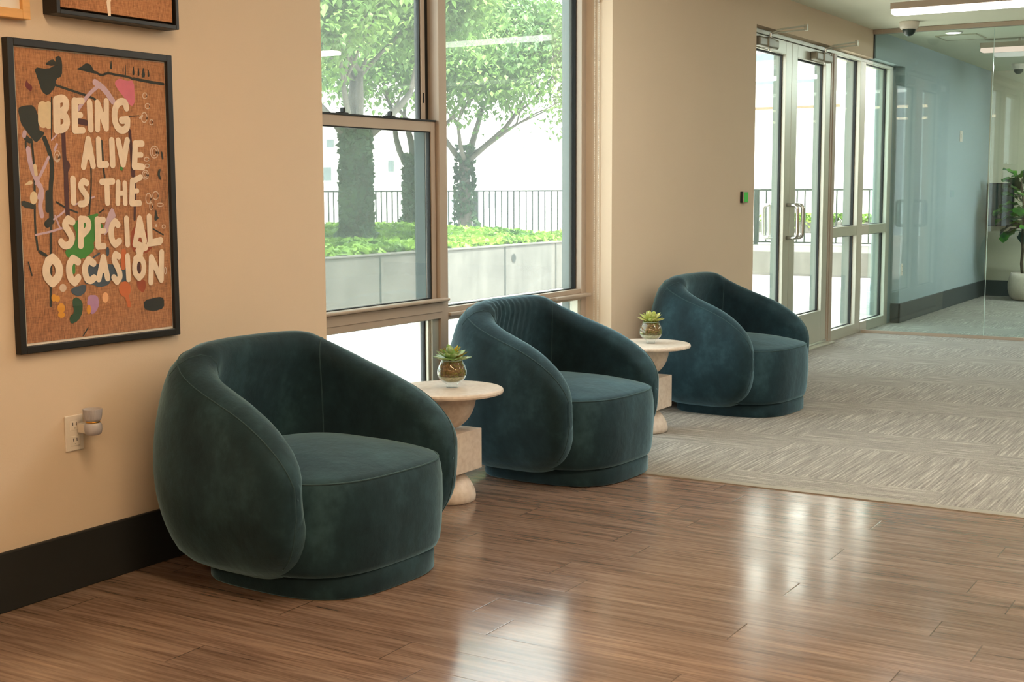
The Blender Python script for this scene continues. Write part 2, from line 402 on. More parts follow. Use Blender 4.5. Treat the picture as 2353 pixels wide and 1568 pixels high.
w = MB(); w.box(10.966, 14.288, WY-.03, WY-.015, .002, .163); w.box(10.966, 10.98, WY-.03, 2.955, .002, .163)
struct('baseboard_left', w, M['base2'], bevel=.004)
sbox('baseboard_far', M['base2'], 14.286, 14.3, -4.5, WY-.032, .002, .163, bevel=.004)

# ---- window_1 : a wide unit, hung sash on the left, fixed light on the right
def frame_rect(mb, x0, x1, z0, z1, y0, y1, l, r, b, t, mi=0):
    mb.box(x0, x0+l, y0, y1, z0, z1, mi); mb.box(x1-r, x1, y0, y1, z0, z1, mi)
    mb.box(x0+l, x1-r, y0, y1, z0, z0+b, mi); mb.box(x0+l, x1-r, y0, y1, z1-t, z1, mi)
win = empty('window_1', (4.67, 3.03, .06)); win['kind'] = 'structure'
def wpart(name, mb, m, par=win, bevel=.0015, **k):
    mb.v = [p-Vector((4.67, 3.03, .06)) for p in mb.v] if par is win else mb.v
    return mb.build(name, m, par, bevel=bevel, **k)
f = MB()
f.box(3.58, 3.66, 3.03, 3.12, .06, 2.235); f.box(5.715, 5.763, 3.045, 3.12, .06, 2.235); f.box(5.688, 5.715, 3.03, 3.12, .06, 2.235)
f.box(3.66, 5.69, 3.03, 3.12, 2.18, 2.235); f.box(3.66, 5.69, 3.03, 3.12, .06, .11)
wpart('window_frame', f, M['taupe'])
f = MB(); f.box(4.459, 4.498, 3.022, 3.125, .061, 2.234); f.box(4.500, 4.520, 3.026, 3.122, .061, 2.234); wpart('mullion', f, M['taupe'], bevel=.002)
f = MB()   # sill rail of the left light
f.box(3.66, 4.459, 3.018, 3.12, .585, .652); f.box(3.66, 4.459, 3.014, 3.02, .612, .652); wpart('sill_rail', f, M['taupe'])
f = MB(); f.box(3.60, 4.486, 2.992, 3.03, .655, .668); wpart('sill_nose', f, M['taupe'], bevel=.005)
f = MB(); f.box(4.52, 5.69, 3.026, 3.12, .575, .603); f.box(4.52, 5.69, 3.034, 3.12, .603, .624); wpart('sill_rail', f, M['taupe'])
f = MB(); f.box(5.40, 5.74, 3.0, 3.03, .588, .603); f.box(4.52, 5.40, 3.014, 3.03, .588, .603); wpart('sill_nose', f, M['taupe'], bevel=.004)
# lower sash
f = MB(); frame_rect(f, 3.64, 4.455, .652, 1.376, 3.04, 3.07, .035, .028, .012, .04); wpart('lower_sash', f, M['taupe'])
f = MB(); f.box(4.425, 4.4585, 3.0715, 3.122, .655, 1.34); f.box(5.655, 5.6885, 3.082, 3.119, .625, 2.18); f.box(5.655, 5.661, 3.082, 3.119, .111, .572); wpart('shaded_reveal_strip', f, M['shaded_reveal'], bevel=0)  # thin dark strips added on the outer reveals, coloured as shade
f = MB(); frame_rect(f, 3.675, 4.43, .663, 1.338, 3.045, 3.062, .012, .010, .006, .006); wpart('gasket', f, M['black'], bevel=0)
f = MB(); f.box(3.68, 4.424, 3.052, 3.056, .666, 1.336); wpart('pane', f, M['winglass'], bevel=0)
f = MB(); f.box(3.68, 4.44, 3.114, 3.115, .66, 1.35); wpart('insect_screen', f, M['screen'], bevel=0)
f = MB(); f.box(3.66, 4.455, 3.034, 3.075, 1.376, 1.382); wpart('gasket', f, M['black'], bevel=0)
# upper sash, set one track further out
f = MB(); frame_rect(f, 3.64, 4.437, 1.34, 2.18, 3.072, 3.105, .035, .026, .036, .03); wpart('upper_sash', f, M['taupe'])
f = MB(); f.box(4.437, 4.459, 3.075, 3.12, 1.38, 2.18); f.box(4.404, 4.411, 3.078, 3.10, 1.38, 2.15); wpart('gasket', f, M['black'], bevel=0)
f = MB(); f.box(4.419, 4.424, 3.069, 3.073, 1.45, 1.49); wpart('sash_slot', f, M['black'], bevel=0)
f = MB(); f.box(3.675, 4.41, 3.086, 3.09, 1.37, 2.15); wpart('pane', f, M['winglass'], bevel=0)
for lx in (3.874, 4.163):
    f = MB(); f.box(lx-.028, lx+.03, 3.045, 3.06, 1.382, 1.387); f.box(lx-.006, lx+.006, 3.04, 3.056, 1.387, 1.404); wpart('sash_latch', f, M['black'], bevel=.001)
# fixed lights
f = MB(); f.box(4.52, 5.69, 3.07, 3.074, .624, 2.18); wpart('pane', f, M['winglass'], bevel=0)
f = MB(); frame_rect(f, 4.52, 5.69, .624, 2.18, 3.06, 3.08, .004, .010, .004, .004); wpart('gasket', f, M['black'], bevel=0)
f = MB(); frame_rect(f, 3.66, 4.459, .11, .585, 3.034, 3.12, .03, .045, .03, .004); f.box(4.40, 4.414, 3.045, 3.12, .11, .585); wpart('lower_frame', f, M['alum'])
f = MB(); frame_rect(f, 3.69, 4.40, .14, .581, 3.06, 3.08, .004, .006, .004, .004); wpart('gasket', f, M['black'], bevel=0)
f = MB(); f.box(3.69, 4.396, 3.068, 3.072, .14, .582); wpart('pane', f, M['winglass'], bevel=0)
f = MB(); frame_rect(f, 4.52, 5.69, .11, .575, 3.036, 3.12, .008, .028, .03, .004); wpart('lower_frame', f, M['alum'])
f = MB(); f.box(4.528, 5.662, 3.068, 3.072, .14, .572); wpart('pane', f, M['winglass'], bevel=0)
# shade chain in the reveal
ch = empty('shade_chain', (5.752, 2.985, .30))
for dy in (-.012, .010):
    f = MB(); rnd = 0
    for i in range(230):
        z = i*.0083
        f.lathe([(0, -.0028), (.0026, -.0012), (.0026, .0012), (0, .0028)], (0, dy, z), 6)
    f.tube([(0, dy, 0), (0, dy, 1.92)], .0008, 5)
    f.build('bead_strand', M['white'], ch)
f = MB(); f.box(-.004, .004, -.018, -.006, 1.69, 1.705); f.build('chain_connector', M['taupe'], ch, bevel=.001)
tag(ch, 'thin beaded roller shade chain hanging in the right reveal of the large window', 'shade chain')

# ---- storefront: double doors and two side lights
SY = 2.964
sf = empty('window_2', (9.4, SY, 0)); sf['kind'] = 'structure'
def spart(name, mb, m, par, org, **k):
    mb.v = [p-Vector(org) for p in mb.v]; return mb.build(name, m, par, **k)
O = (9.4, SY, 0)
f = MB(); f.box(7.60, 10.93, SY, SY+.11, 2.055, 2.10); spart('head_rail', f, M['alum'], sf, O, bevel=.002)
f = MB(); f.box(7.667, 10.96, 2.93, 3.10, 2.083, 2.10); 
f = MB(); f.box(7.60, 7.68, SY, SY+.11, 0, 2.055); spart('mullion', f, M['alum'], sf, O, bevel=.002)
f = MB(); f.box(9.335, 9.40, SY-.008, SY+.11, 0, 2.055); f.box(9.30, 9.335, SY-.002, SY+.10, 0, 2.055); spart('mullion', f, M['taupe'], sf, O, bevel=.002)
f = MB(); f.box(10.00, 10.135, SY-.002, SY+.11, 0, 2.055); spart('mullion', f, M['alum'], sf, O, bevel=.002)
f = MB(); f.box(10.80, 10.90, SY-.002, SY+.11, 0, 2.055); spart('mullion', f, M['alum'], sf, O, bevel=.002)
for x0, x1 in ((9.40, 10.0), (10.135, 10.80)):
    f = MB(); f.box(x0, x1, SY, SY+.11, .755, .828); spart('cross_rail', f, M['alum'], sf, O, bevel=.002)
    f = MB(); f.box(x0, x1, SY-.004, SY+.11, .002, .078); spart('bottom_rail', f, M['alum'], sf, O, bevel=.002)
    for z0, z1 in ((.078, .755), (.828, 2.055)):
        f = MB(); frame_rect(f, x0, x1, z0, z1, SY+.03, SY+.05, .002, .012, .004, .006); spart('gasket', f, M['black'], sf, O)
        f = MB(); f.box(x0+.002, x1-.012, SY+.038, SY+.043, z0, z1); spart('pane', f, M['doorglass'], sf, O)
f = MB(); f.box(7.64, 9.33, SY-.06, SY+.12, .002, .012); spart('threshold', f, M['alum'], sf, O, bevel=.002)
f = MB(); f.box(9.992, 10.0, SY+.052, SY+.108, .08, 2.05); f.box(10.792, 10.8, SY+.052, SY+.108, .08, 2.05); spart('shaded_reveal_strip', f, M['shaded_reveal2'], sf, O)  # strips added so the side light reveals look shaded
f = MB(); f.box(10.90, 10.98, SY+.0, SY+.11, 0, 2.08); spart('filler', f, M['bluewall'], sf, O)

def door(name, x0, x1, hinge):
    d = empty(name, ((x0+x1)/2, SY, .012)); d['kind'] = 'structure'; O = ((x0+x1)/2, SY, .012)
    f = MB(); f.box(x0, x0+.11, SY+.002, SY+.085, .014, 2.05); f.box(x1-.11, x1, SY+.002, SY+.085, .014, 2.05)
    f.box(x0+.11, x1-.11, SY+.002, SY+.085, .014, .245); f.box(x0+.11, x1-.11, SY+.002, SY+.085, 1.965, 2.05)
    spart('door_frame', f, M['alum'], d, O, bevel=.002)
    f = MB(); frame_rect(f, x0+.11, x1-.11, .245, 1.965, SY+.028, SY+.042, .004, .012, .006, .010); spart('gasket', f, M['black'], d, O)
    f = MB(); f.box(x0+.11, x1-.11, SY+.035, SY+.04, .245, 1.965); spart('pane', f, M['doorglass'], d, O)
    f = MB(); f.box(x0+.004, x1-.004, SY-.006, SY+.002, .014, .03); spart('door_sweep', f, M['chrome'], d, O)
    f = MB(); f.box(x1-.118, x1-.11, SY+.043, SY+.084, .246, 1.964); spart('shaded_reveal_strip', f, M['shaded_reveal2'], d, O)  # added strip, its grey stands in for shade on the door reveal
    hx = x1-.05 if hinge == 'L' else x0+.05
    for sgn, nm in ((-1, 'pull_handle'), (1, 'pull_handle')):
        f = MB(); y0 = SY+.002 if sgn < 0 else SY+.085; yy = y0+sgn*.075; r = .026
        pts = [(hx, y0, .785)]; 
        for k in range(7): a = pi/2*k/6; pts.append((hx, yy-sgn*r+sgn*r*sin(a), .785+r-r*cos(a)))
        for k in range(7): a = pi/2*k/6; pts.append((hx, yy-sgn*r+sgn*r*cos(a), 1.0-r+r*sin(a)))
        pts.append((hx, y0, 1.0)); pts = [(px+(0.0), py, pz) for px, py, pz in pts]
        f.tube(pts, .0125, 12); f.lathe([(.017, 0), (.017, .001)], (hx, y0, .785), 12)
        spart(nm, f, M['chrome'], d, O, smooth=True)
    # closer
    cx = 7.92 if hinge == 'L' else 9.0
    cl = empty('door_closer', (cx-O[0], -.03, 2.0-.012)); cl.parent = d
    f = MB(); f.box(-.17, .17, -.022, .03, -.03, .026); f.build('closer_body', M['closer'], cl, bevel=.012, seg=4)
    f = MB(); f.box(-.04, .08, -.030, .03, -.034, .030); f.build('closer_cover', M['closer'], cl, bevel=.01, seg=3)
    f = MB(); f.lathe([(.007, -.05), (.007, .06)], (.05, -.005, 0), 14); f.lathe([(.006, -.048), (.006, -.03)], (.02, -.005, 0), 10); f.build('closer_spindle', M['chrome'], cl, smooth=False)
    f = MB(); f.tube([(.05, -.005, .058), (.10, -.05, .085), (.30, -.145, .122)], .0055, 8); f.tube([(.07, .0, .060), (.30, -.145, .100)], .005, 8)
    f.box(.292, .31, -.155, -.135, .092, .13); f.build('closer_arm', M['alum'], cl)
    return d
door('door_1', 7.685, 8.478, 'L'); door('door_2', 8.484, 9.298, 'R')

# ---- glass partition across the corridor
GP = 10.12
gp = empty('wall_partition', (GP, 0, 0)); gp['kind'] = 'structure'
f = MB(); f.box(-.03, .03, -4.5, 2.904, 2.258, CZ-.001); f.build('header_channel', M['taupe'], gp, bevel=.002)
f = MB(); f.box(-.02, .02, -4.5, 2.944, .002, .024); f.build('floor_channel', M['taupe'], gp, bevel=.001)
for y0, y1 in ((2.036, 2.905), (.6, 2.032), (-.85, .596), (-2.3, -.854)):
    f = MB(); f.box(-.006, .006, y0, y1, .024, 2.258); f.build('glass_panel', M['partglass'], gp)
    f = MB(); f.box(-.0062, .0062, y0-.003, y0, .024, 2.258); f.build('glass_edge', M['glassedge'], gp)
f = MB(); f.box(-.008, .008, 2.898, 2.906, 2.08, 2.258); f.build('edge_seal', M['black'], gp)

# ------------------------------------------------------------ ceiling things
def light(x, y0, y1, m, label, e=None):
    o = empty('ceiling_light', (x, (y0+y1)/2, CZ-.032)); L = (y1-y0)/2
    f = MB(); f.box(-.06, .06, -L, L, -.038, .002); f.build('housing', M['taupe'], o, bevel=.002)
    f = MB(); f.box(-.056, .056, -L+.002, L-.002, -.070, -.038); f.build('diffuser', m, o, bevel=.012, seg=4)
    for q in (-1, 1): f = MB(); f.box(-.01, .01, q*L*.7-.01, q*L*.7+.01, .002, .032); f.build('hanger', M['white'], o)
    tag(o, label, 'ceiling light', 'linear lamps under the ceiling'); return o
light(8.55, .3, 2.34, M['lamp4'], 'long linear ceiling lamp in front of the glass partition, white diffuser lit')
light(8.55, -2.6, -.6, M['lamp2'], 'linear ceiling lamp beyond the right edge of the view, above the carpet')
for x, m in ((5.0, M['lamp2']), (2.05, M['lamp'])):
    for y0, y1 in ((.2, 2.0), (-2.6, -.6)):
        light(x, y0, y1, m, 'linear ceiling lamp over the %s half of the wood floor, %s the window wall' % ('far' if x > 4 else 'near', 'close to' if y0 > 0 else 'away from'))
light(-1.0, .2, 2.2, M['lamp'], 'linear ceiling lamp behind the viewpoint on the picture wall side')
light(-1.0, -2.6, -.6, M['lamp'], 'linear ceiling lamp behind the viewpoint on the open side')
light(12.9, -.3, 1.75, M['fill_lamp'], 'added unseen linear lamp brightening the room behind the partition, beyond the right edge')  # out of view, added only to brighten the room behind the glass
o = light(11.25, .4, 2.36, M['lamp3'], 'dim pinkish linear lamp under the ceiling behind the glass partition')

def dome(x, y, s, label):
    o = empty('dome_camera', (x, y, CZ-.075*s))
    f = MB(); f.lathe([(.052*s, .028*s), (.062*s, .034*s), (.066*s, .062*s), (.066*s, .0749*s)], n=36); f.build('housing', M['white'], o, smooth=True, bevel=0)
    f = MB(); f.lathe([(0, -.022*s)]+[(.046*s*sin(a), .028*s-.05*s*cos(a)) for a in [k*pi/2/9 for k in range(1, 10)]], n=32); f.build('lens_dome', M['display'], o, smooth=True)
    f = MB(); f.lathe([(.047*s, .024*s), (.053*s, .024*s), (.053*s, .03*s), (.047*s, .03*s)], n=36); f.build('trim_ring', M['white'], o, smooth=True)
    tag(o, label, 'security camera', 'dome cameras on the ceiling')
dome(9.76, 2.55, 1.05, 'cream dome camera on the ceiling just in front of the glass partition')
dome(13.6, 2.50, 1.0, 'cream dome camera on the ceiling near the far wall above the fig plant')
o = empty('downlight', (10.55, 2.42, CZ-.012))
f = MB(); f.lathe([(.058, .0), (.068, .004), (.07, .012), (.05, .012), (.05, .002)], n=36, cap=False); f.build('trim_ring', M['white'], o, smooth=True)
f = MB(); f.lathe([(.055, .001), (.055, .004)], n=36); f.build('lit_lens', M['down'], o)
tag(o, 'small round recessed downlight lit in the ceiling behind the glass partition', 'downlight')
o = empty('access_panel', (10.93, 2.45, CZ-.008))
f = MB(); frame_rect(f, -.18, .18, -.008, 0, -.15, .15, 0, 0, 0, 0) if False else None
f = MB(); f.box(-.17, .17, -.145, .145, .002, .008); f.build('panel', M['ceil'], o, bevel=.001)
f = MB(); f.box(-.182, .182, -.157, -.149, 0, .008); f.box(-.182, .182, .149, .157, 0, .008); f.box(-.182, -.174, -.149, .149, 0, .008); f.box(.174, .182, -.149, .149, 0, .008); f.build('panel_rim', M['farwall'], o)
tag(o, 'flush square ceiling access panel beside the round downlight', 'access panel')

# ------------------------------------------------------------ wall things
def outlet(loc, label, facing='-y', s=1.0, slots=True):
    o = empty('wall_outlet', loc)
    f = MB(); f.box(-.031*s, .031*s, -.005, 0, 0, .10*s); f.build('cover_plate', M['white'], o, bevel=.0025, seg=3)
    for k in (0, 1):
        z = .028*s+k*.044*s
        f = MB(); f.box(-.016*s, .016*s, -.0065, -.004, z-.014*s, z+.014*s); r = f.build('receptacle', M['white'], o, bevel=.002)
        f = MB(); f.box(-.007*s, -.005*s, -.0068, -.006, z-.001, z+.008*s); f.box(.005*s, .007*s, -.0068, -.006, z-.001, z+.008*s); f.lathe([(.002, 0), (.002, .0005)], (0, -.0066, z-.008*s), 8); f.build('slot', M['black'], r)
    tag(o, label, 'outlet', 'wall outlets'); return o
outlet((2.471, WY, .389), 'white duplex outlet on the beige wall left of the nearest armchair, night light plugged in')
outlet((11.04, WY-.015, .39), 'white duplex outlet on the blue wall near its left end')
o = empty('light_switch', (13.03, WY-.015, 1.545))
f = MB(); f.box(-.05, .05, -.005, 0, 0, .102); f.build('cover_plate', M['white'], o, bevel=.002)
f = MB(); f.box(-.012, .012, -.009, -.004, .03, .072); f.build('rocker', M['white'], o, bevel=.001)
tag(o, 'blank white switch plate high on the blue wall', 'switch')
# plug-in wax warmer
o = empty('plug_in_warmer', (2.492, WY-.056, .436))
f = MB(); f.lathe([(.0, .0), (.017, .0), (.022, .004), (.0245, .014), (.024, .028), (.019, .034), (0, .034)], n=36); f.build('lower_bowl', M['grey'], o, smooth=True)
f = MB(); f.lathe([(.018, .034), (.0195, .0345), (.0195, .0375), (.018, .038)], n=36); f.build('gold_ring', M['gold'], o, smooth=True)
f = MB(); n = 72; pr = [(.018, .038), (.022, .043), (.0245, .055), (.0255, .072), (.0245, .072), (.0225, .056), (.012, .046), (0, .046)]
vs = []; fs = []
for j, (r, z) in enumerate(pr):
    for i in range(n):
        a = 2*pi*i/n; rr = r*(1+(.025 if (i % 2 and 0 < j < 4) else 0)); vs.append((rr*cos(a), rr*sin(a), z))
for j in range(len(pr)-1):
    for i in range(n): k = (i+1) % n; fs.append((j*n+i, j*n+k, (j+1)*n+k, (j+1)*n+i))
f.add(vs, fs); f.build('fluted_cup', M['grey'], o)
f = MB(); f.lathe([(.0, .061), (.0228, .061)], n=30, cap=False); f.build('wax', mat('yellow_wax', (236, 200, 120), .4), o)
f = MB(); f.box(-.012, .008, .016, .0505, .002, .03); f.build('plug_body', M['white'], o, bevel=.003)
tag(o, 'small grey and gold plug-in warmer with ribbed cup, in the outlet on the beige wall', 'night light')
# card reader
o = empty('card_reader', (7.478, WY, 1.024))
f = MB(); f.box(-.038, .038, -.016, 0, 0, .066); f.build('back_box', M['black'], o, bevel=.002)
f = MB(); f.box(-.038, .038, -.022, -.016, 0, .066); f.build('bezel', M['taupe'], o, bevel=.002)
f = MB(); f.box(-.030, .034, -.0235, -.022, .004, .062); f.build('green_face', M['green_led'], o)
tag(o, 'small black card reader with green face on the wall left of the glass doors', 'card reader')
o = empty('wall_panel', (14.286, 2.76, .72))
f = MB(); f.box(-.03, .014, -.14, .11, 0, .44); f.build('casing', M['blackf'], o, bevel=.004)
f = MB(); f.box(-.034, -.03, -.13, .10, .01, .43); f.build('dark_face', M['display'], o)
tag(o, 'dark green glossy panel on the far wall behind the fig leaves', 'panel')

# ------------------------------------------------------------ art on the wall
PA = {}
def pm(name, c, r=.7):
    if name not in PA: PA[name] = mat('paint_'+name, c, r, var=.06, vscale=40)
    return PA[name]
def board_mat():
    m = bpy.data.materials.new('brown_burlap_print'); m.use_nodes = True; nt = m.node_tree; b = nt.nodes['Principled BSDF']
    a = noise_(nt, coords(nt, (60, 60, 8)), 6, 4, .6); c = noise_(nt, coords(nt, (8, 8, 60)), 6, 3); d = noise_(nt, coords(nt), 4, 3)
    f = math_(nt, 'ADD', math_(nt, 'MULTIPLY', a, .5), math_(nt, 'ADD', math_(nt, 'MULTIPLY', c, .25), math_(nt, 'MULTIPLY', d, .25)))
    nt.links.new(ramp_(nt, f, [(.36, lin((124, 80, 52))), (.5, lin((178, 121, 80))), (.64, lin((208, 152, 108)))]), b.inputs['Base Color'])
    b.inputs['Roughness'].default_value = .8; return m
BOARD = board_mat()
cols = [('board', None), ('letter', (240, 222, 200)), ('ink', (34, 38, 34)), ('pink', (216, 116, 140)), ('crimson', (112, 34, 44)), ('lilac', (204, 178, 196)),
        ('cream', (226, 206, 170)), ('maroon', (78, 34, 40)), ('green', (62, 140, 52)), ('navy', (62, 78, 96)), ('orange', (206, 110, 58)), ('rust', (162, 72, 38)),
        ('forest', (38, 78, 48)), ('yellow', (228, 162, 48)), ('violet', (186, 142, 186)), ('peach', (240, 184, 134)), ('chalk', (222, 200, 180))]
CI = {n: i for i, (n, c) in enumerate(cols)}
art_mats = [BOARD]+[pm(n, c) for n, c in cols[1:]]
AY = WY-.012          # face of the print
LAY = 1.5e-5
class Art:
    """flat paint on the print; coordinates measured on two close-ups of the poster (k=3.6465 per pixel)"""
    def __init__(s): s.mb = MB(); s.d = 0.0; s.org = None
    def P(s, p, off=0):
        x, y = p
        q = at(x/3.6465, (y+off)/3.6465, 1, AY); return Vector((q.x, 0, q.z))
    def poly(s, col, pts, off=0):
        q = [s.P(p, off) for p in pts]; s.d += LAY
        # soften corners
        r = []
        for i in range(len(q)):
            a, b, c = q[i-1], q[i], q[(i+1) % len(q)]; r += [b+(a-b)*.22, b+(c-b)*.22]
        vs = [Vector((p.x, AY-.0003-s.d, p.z)) for p in r]
        s.mb.add(vs, [tuple(range(len(vs)))], CI[col])
    def stroke(s, col, pts, w, off=0, rough=0):
        for i in range(1, len(pts)-1):      # break the brush stroke at sharp corners
            a = Vector(pts[i-1])-Vector(pts[i]); b = Vector(pts[i+1])-Vector(pts[i])
            if a.length > 1e-6 and b.length > 1e-6 and a.angle(b) < radians(100):
                s.stroke(col, pts[:i+1], w, off); s.stroke(col, pts[i:], w, off); return
        q = [s.P(p, off) for p in pts]; hw = w/3.6465/2*.00150
        # smooth polyline (Chaikin)
        for _ in range(2):
            if len(q) > 2:
                n = [q[0]]
                for i in range(len(q)-1): n += [q[i]*.75+q[i+1]*.25, q[i]*.25+q[i+1]*.75]
                n.append(q[-1]); q = n
        s.d += LAY; y = AY-.0003-s.d; vs = []; n = len(q)
        def nr(a, b): t = (b-a).normalized(); return Vector((-t.z, 0, t.x))
        for i, p in enumerate(q):
            n1 = nr(q[max(i-1, 0)], q[max(i, 1)]); n2 = nr(q[min(i, n-2)], q[min(i+1, n-1)]); m = (n1+n2)
            m = m.normalized() if m.length > .2 else n2
            k = hw/max(.75, m.dot(n2)); vs += [p+m*k, p-m*k]
        fs = [(2*i, 2*i+2, 2*i+3, 2*i+1) for i in range(n-1)]
        for p, a, b, sg in ((q[0], nr(q[0], q[1]), (q[0]-q[1]).normalized(), 0), (q[-1], nr(q[-2], q[-1]), (q[-1]-q[-2]).normalized(), 2*(n-1))):
            st = len(vs); vs += [p+(a*cos(k*pi/8)+b*sin(k*pi/8))*hw for k in range(1, 8)]
            fs.append((sg,)+tuple(range(st, st+7))+(sg+1,))
        s.mb.add([Vector((p.x, y, p.z)) for p in vs], fs, CI[col])
    def ell(s, col, c, rx, ry, off=0, ring=0):
        pts = [(c[0]+rx*cos(k*pi/9), c[1]+ry*sin(k*pi/9)) for k in range(18)]
        if ring: s.stroke(col, pts+[pts[0], pts[1]], ring, off)
        else: s.poly(col, pts, off)
A = Art(); G2 = 1458.6    # second close-up starts 400 px lower
# splashes of paint
A.poly('ink', [(280, 560), (400, 580), (470, 540), (460, 480), (500, 465), (522, 520), (520, 640), (470, 660), (465, 730), (400, 805), (350, 770), (325, 690)])
A.poly('ink', [(370, 540), (440, 490), (475, 530), (440, 555)])
A.stroke('ink', [(470, 715), (600, 760), (740, 805), (800, 835)], 16)
A.poly('ink', [(635, 580), (680, 560), (720, 528), (760, 540), (790, 600), (840, 625), (780, 615), (700, 595)])
A.stroke('ink', [(800, 605), (850, 635), (900, 610), (980, 630), (1060, 640), (1120, 665)], 16); A.stroke('ink', [(1120, 660), (1240, 685), (1368, 705)], 20)
for x, t_, b_, w_ in ((930, 490, 580, 26), (905, 560, 620, 12), (1050, 520, 640, 14), (1030, 545, 600, 12), (1117, 538, 630, 24), (1160, 552, 635, 20), (1200, 548, 650, 38), (1243, 572, 645, 22)):
    A.poly('ink', [(x, t_), (x+w_/2, b_), (x-w_/2, b_)])
A.poly('pink', [(955, 690), (1000, 655), (1060, 680), (1120, 672), (1130, 850), (1110, 890), (1085, 880), (1040, 820), (985, 750)])
A.poly('crimson', [(205, 715), (222, 665), (228, 690), (272, 722), (262, 770), (225, 745)])
A.poly('ink', [(145, 905), (200, 885), (285, 880), (330, 1000), (320, 1090), (380, 1110), (340, 1160), (300, 1200), (250, 1140), (200, 1070), (175, 1040)])
A.stroke('ink', [(210, 1150), (245, 1180)], 34); A.stroke('ink', [(215, 1190), (215, 1240)], 14)
A.stroke('cream', [(360, 900), (360, 1020)], 80); A.stroke('cream', [(405, 880), (405, 1050)], 50)
A.stroke('lilac', [(650, 920), (740, 790), (830, 715)], 26); A.stroke('lilac', [(795, 690), (870, 740), (945, 850)], 44)
A.stroke('ink', [(430, 815), (430, 1160)], 10)
A.stroke('maroon', [(530, 1110), (535, 1300), (550, 1450), (560, 1600)], 34); A.poly('maroon', [(555, 1330), (590, 1380), (575, 1440), (550, 1440)])
A.stroke('maroon', [(640, 1010), (720, 1030)], 40); A.stroke('maroon', [(1085, 1100), (1100, 1290), (1110, 1470)], 26)
A.stroke('ink', [(262, 1170), (280, 1330), (290, 1560), (290, 1900), (315, 2090)], 16)
A.stroke('ink', [(370, 1160), (410, 1260), (440, 1400), (420, 1600), (430, 1860)], 34); A.stroke('ink', [(430, 1700), (425, 2000), (425, 2560)], 22)
A.poly('ink', [(175, 215+G2), (300, 260+G2), (300, 300+G2), (180, 275+G2)]); A.stroke('ink', [(400, 160+G2), (400, 300+G2)], 40); A.stroke('ink', [(395, 420+G2), (430, 390+G2)], 50)
A.stroke('lilac', [(205, 1110), (200, 1140)], 30); A.stroke('lilac', [(235, 1250), (255, 1400), (330, 1560)], 36); A.stroke('lilac', [(300, 1540), (360, 1420), (405, 1320)], 22)
A.stroke('lilac', [(300, 40+G2), (360, 150+G2), (330, 260+G2), (350, 350+G2)], 34); A.stroke('lilac', [(345, 100+G2), (320, 200+G2)], 20)
A.stroke('lilac', [(300, 510+G2), (420, 485+G2), (530, 450+G2)], 14); A.stroke('lilac', [(450, 380+G2), (520, 330+G2), (560, 290+G2)], 14); A.stroke('lilac', [(620, 260+G2), (790, 190+G2)], 12); A.stroke('lilac', [(460, 350+G2), (500, 450+G2)], 12)
A.stroke('cream', [(290, 1390), (300, 1460)], 26); A.poly('cream', [(195, 95+G2), (260, 45+G2), (275, 85+G2), (225, 95+G2)]); A.ell('cream', (280, 200+G2), 32, 55)
A.stroke('lilac', [(430, 1175), (490, 1110)], 10); A.stroke('lilac', [(455, 1260), (475, 1210)], 18)
A.stroke('ink', [(470, 235+G2), (560, 290+G2), (650, 325+G2)], 12); A.stroke('maroon', [(550, -60+G2), (553, 170+G2), (565, 340+G2)], 36)
A.stroke('ink', [(850, 1180), (862, 1340)], 14); A.stroke('ink', [(865, 1410), (875, 1490)], 14); A.stroke('ink', [(760, 1410), (765, 1540), (745, 1800)], 12)
A.poly('green', [(600, 410+G2), (660, 380+G2), (740, 350+G2), (830, 325+G2), (800, 380+G2), (880, 440+G2), (780, 560+G2), (790, 640+G2), (690, 720+G2), (560, 705+G2), (540, 640+G2), (620, 590+G2), (640, 500+G2)])
A.poly('lilac', [(940, 270+G2), (975, 370+G2), (880, 520+G2), (860, 490+G2), (900, 340+G2)]); A.stroke('ink', [(830, 325+G2), (870, 295+G2)], 10)
A.ell('green', (1015, 1412), 12, 20); A.stroke('green', [(610, 740+G2), (612, 820+G2)], 34)
A.poly('navy', [(700, 760+G2), (930, 750+G2), (1090, 800+G2), (1095, 905+G2), (1050, 910+G2), (930, 880+G2), (910, 930+G2), (830, 950+G2), (770, 925+G2), (700, 920+G2)])
A.poly('navy', [(590, 960+G2), (720, 920+G2), (720, 985+G2), (665, 1030+G2), (600, 1005+G2)]); A.ell('navy', (900, 650+G2), 14, 40); A.stroke('navy', [(780, 700+G2), (830, 665+G2)], 14)
A.ell('chalk', (525, 955+G2), 30, 34)
A.poly('rust', [(1100, 440+G2), (1210, 440+G2), (1290, 600+G2), (1210, 680+G2), (1090, 640+G2)]); A.stroke('orange', [(1035, 650+G2), (1030, 780+G2)], 42); A.ell('orange', (1045, 965+G2), 50, 66); A.stroke('orange', [(1060, 1020+G2), (1080, 1100+G2)], 34)
A.poly('rust', [(1140, 890+G2), (1215, 885+G2), (1222, 950+G2), (1195, 1000+G2), (1150, 955+G2)]); A.stroke('maroon', [(1150, 740+G2), (1160, 820+G2)], 40); A.stroke('maroon', [(1120, -30+G2), (1130, 150+G2), (1125, 380+G2)], 20)
A.poly('forest', [(600, 1055+G2), (640, 1028+G2), (690, 1070+G2), (690, 1160+G2), (655, 1230+G2), (590, 1262+G2), (578, 1195+G2), (622, 1165+G2)])
A.ell('yellow', (448, 1038+G2), 20, 32); A.ell('yellow', (478, 1045+G2), 22, 28); A.ell('yellow', (510, 1125+G2), 32, 42); A.ell('yellow', (512, 1180+G2), 30, 26)
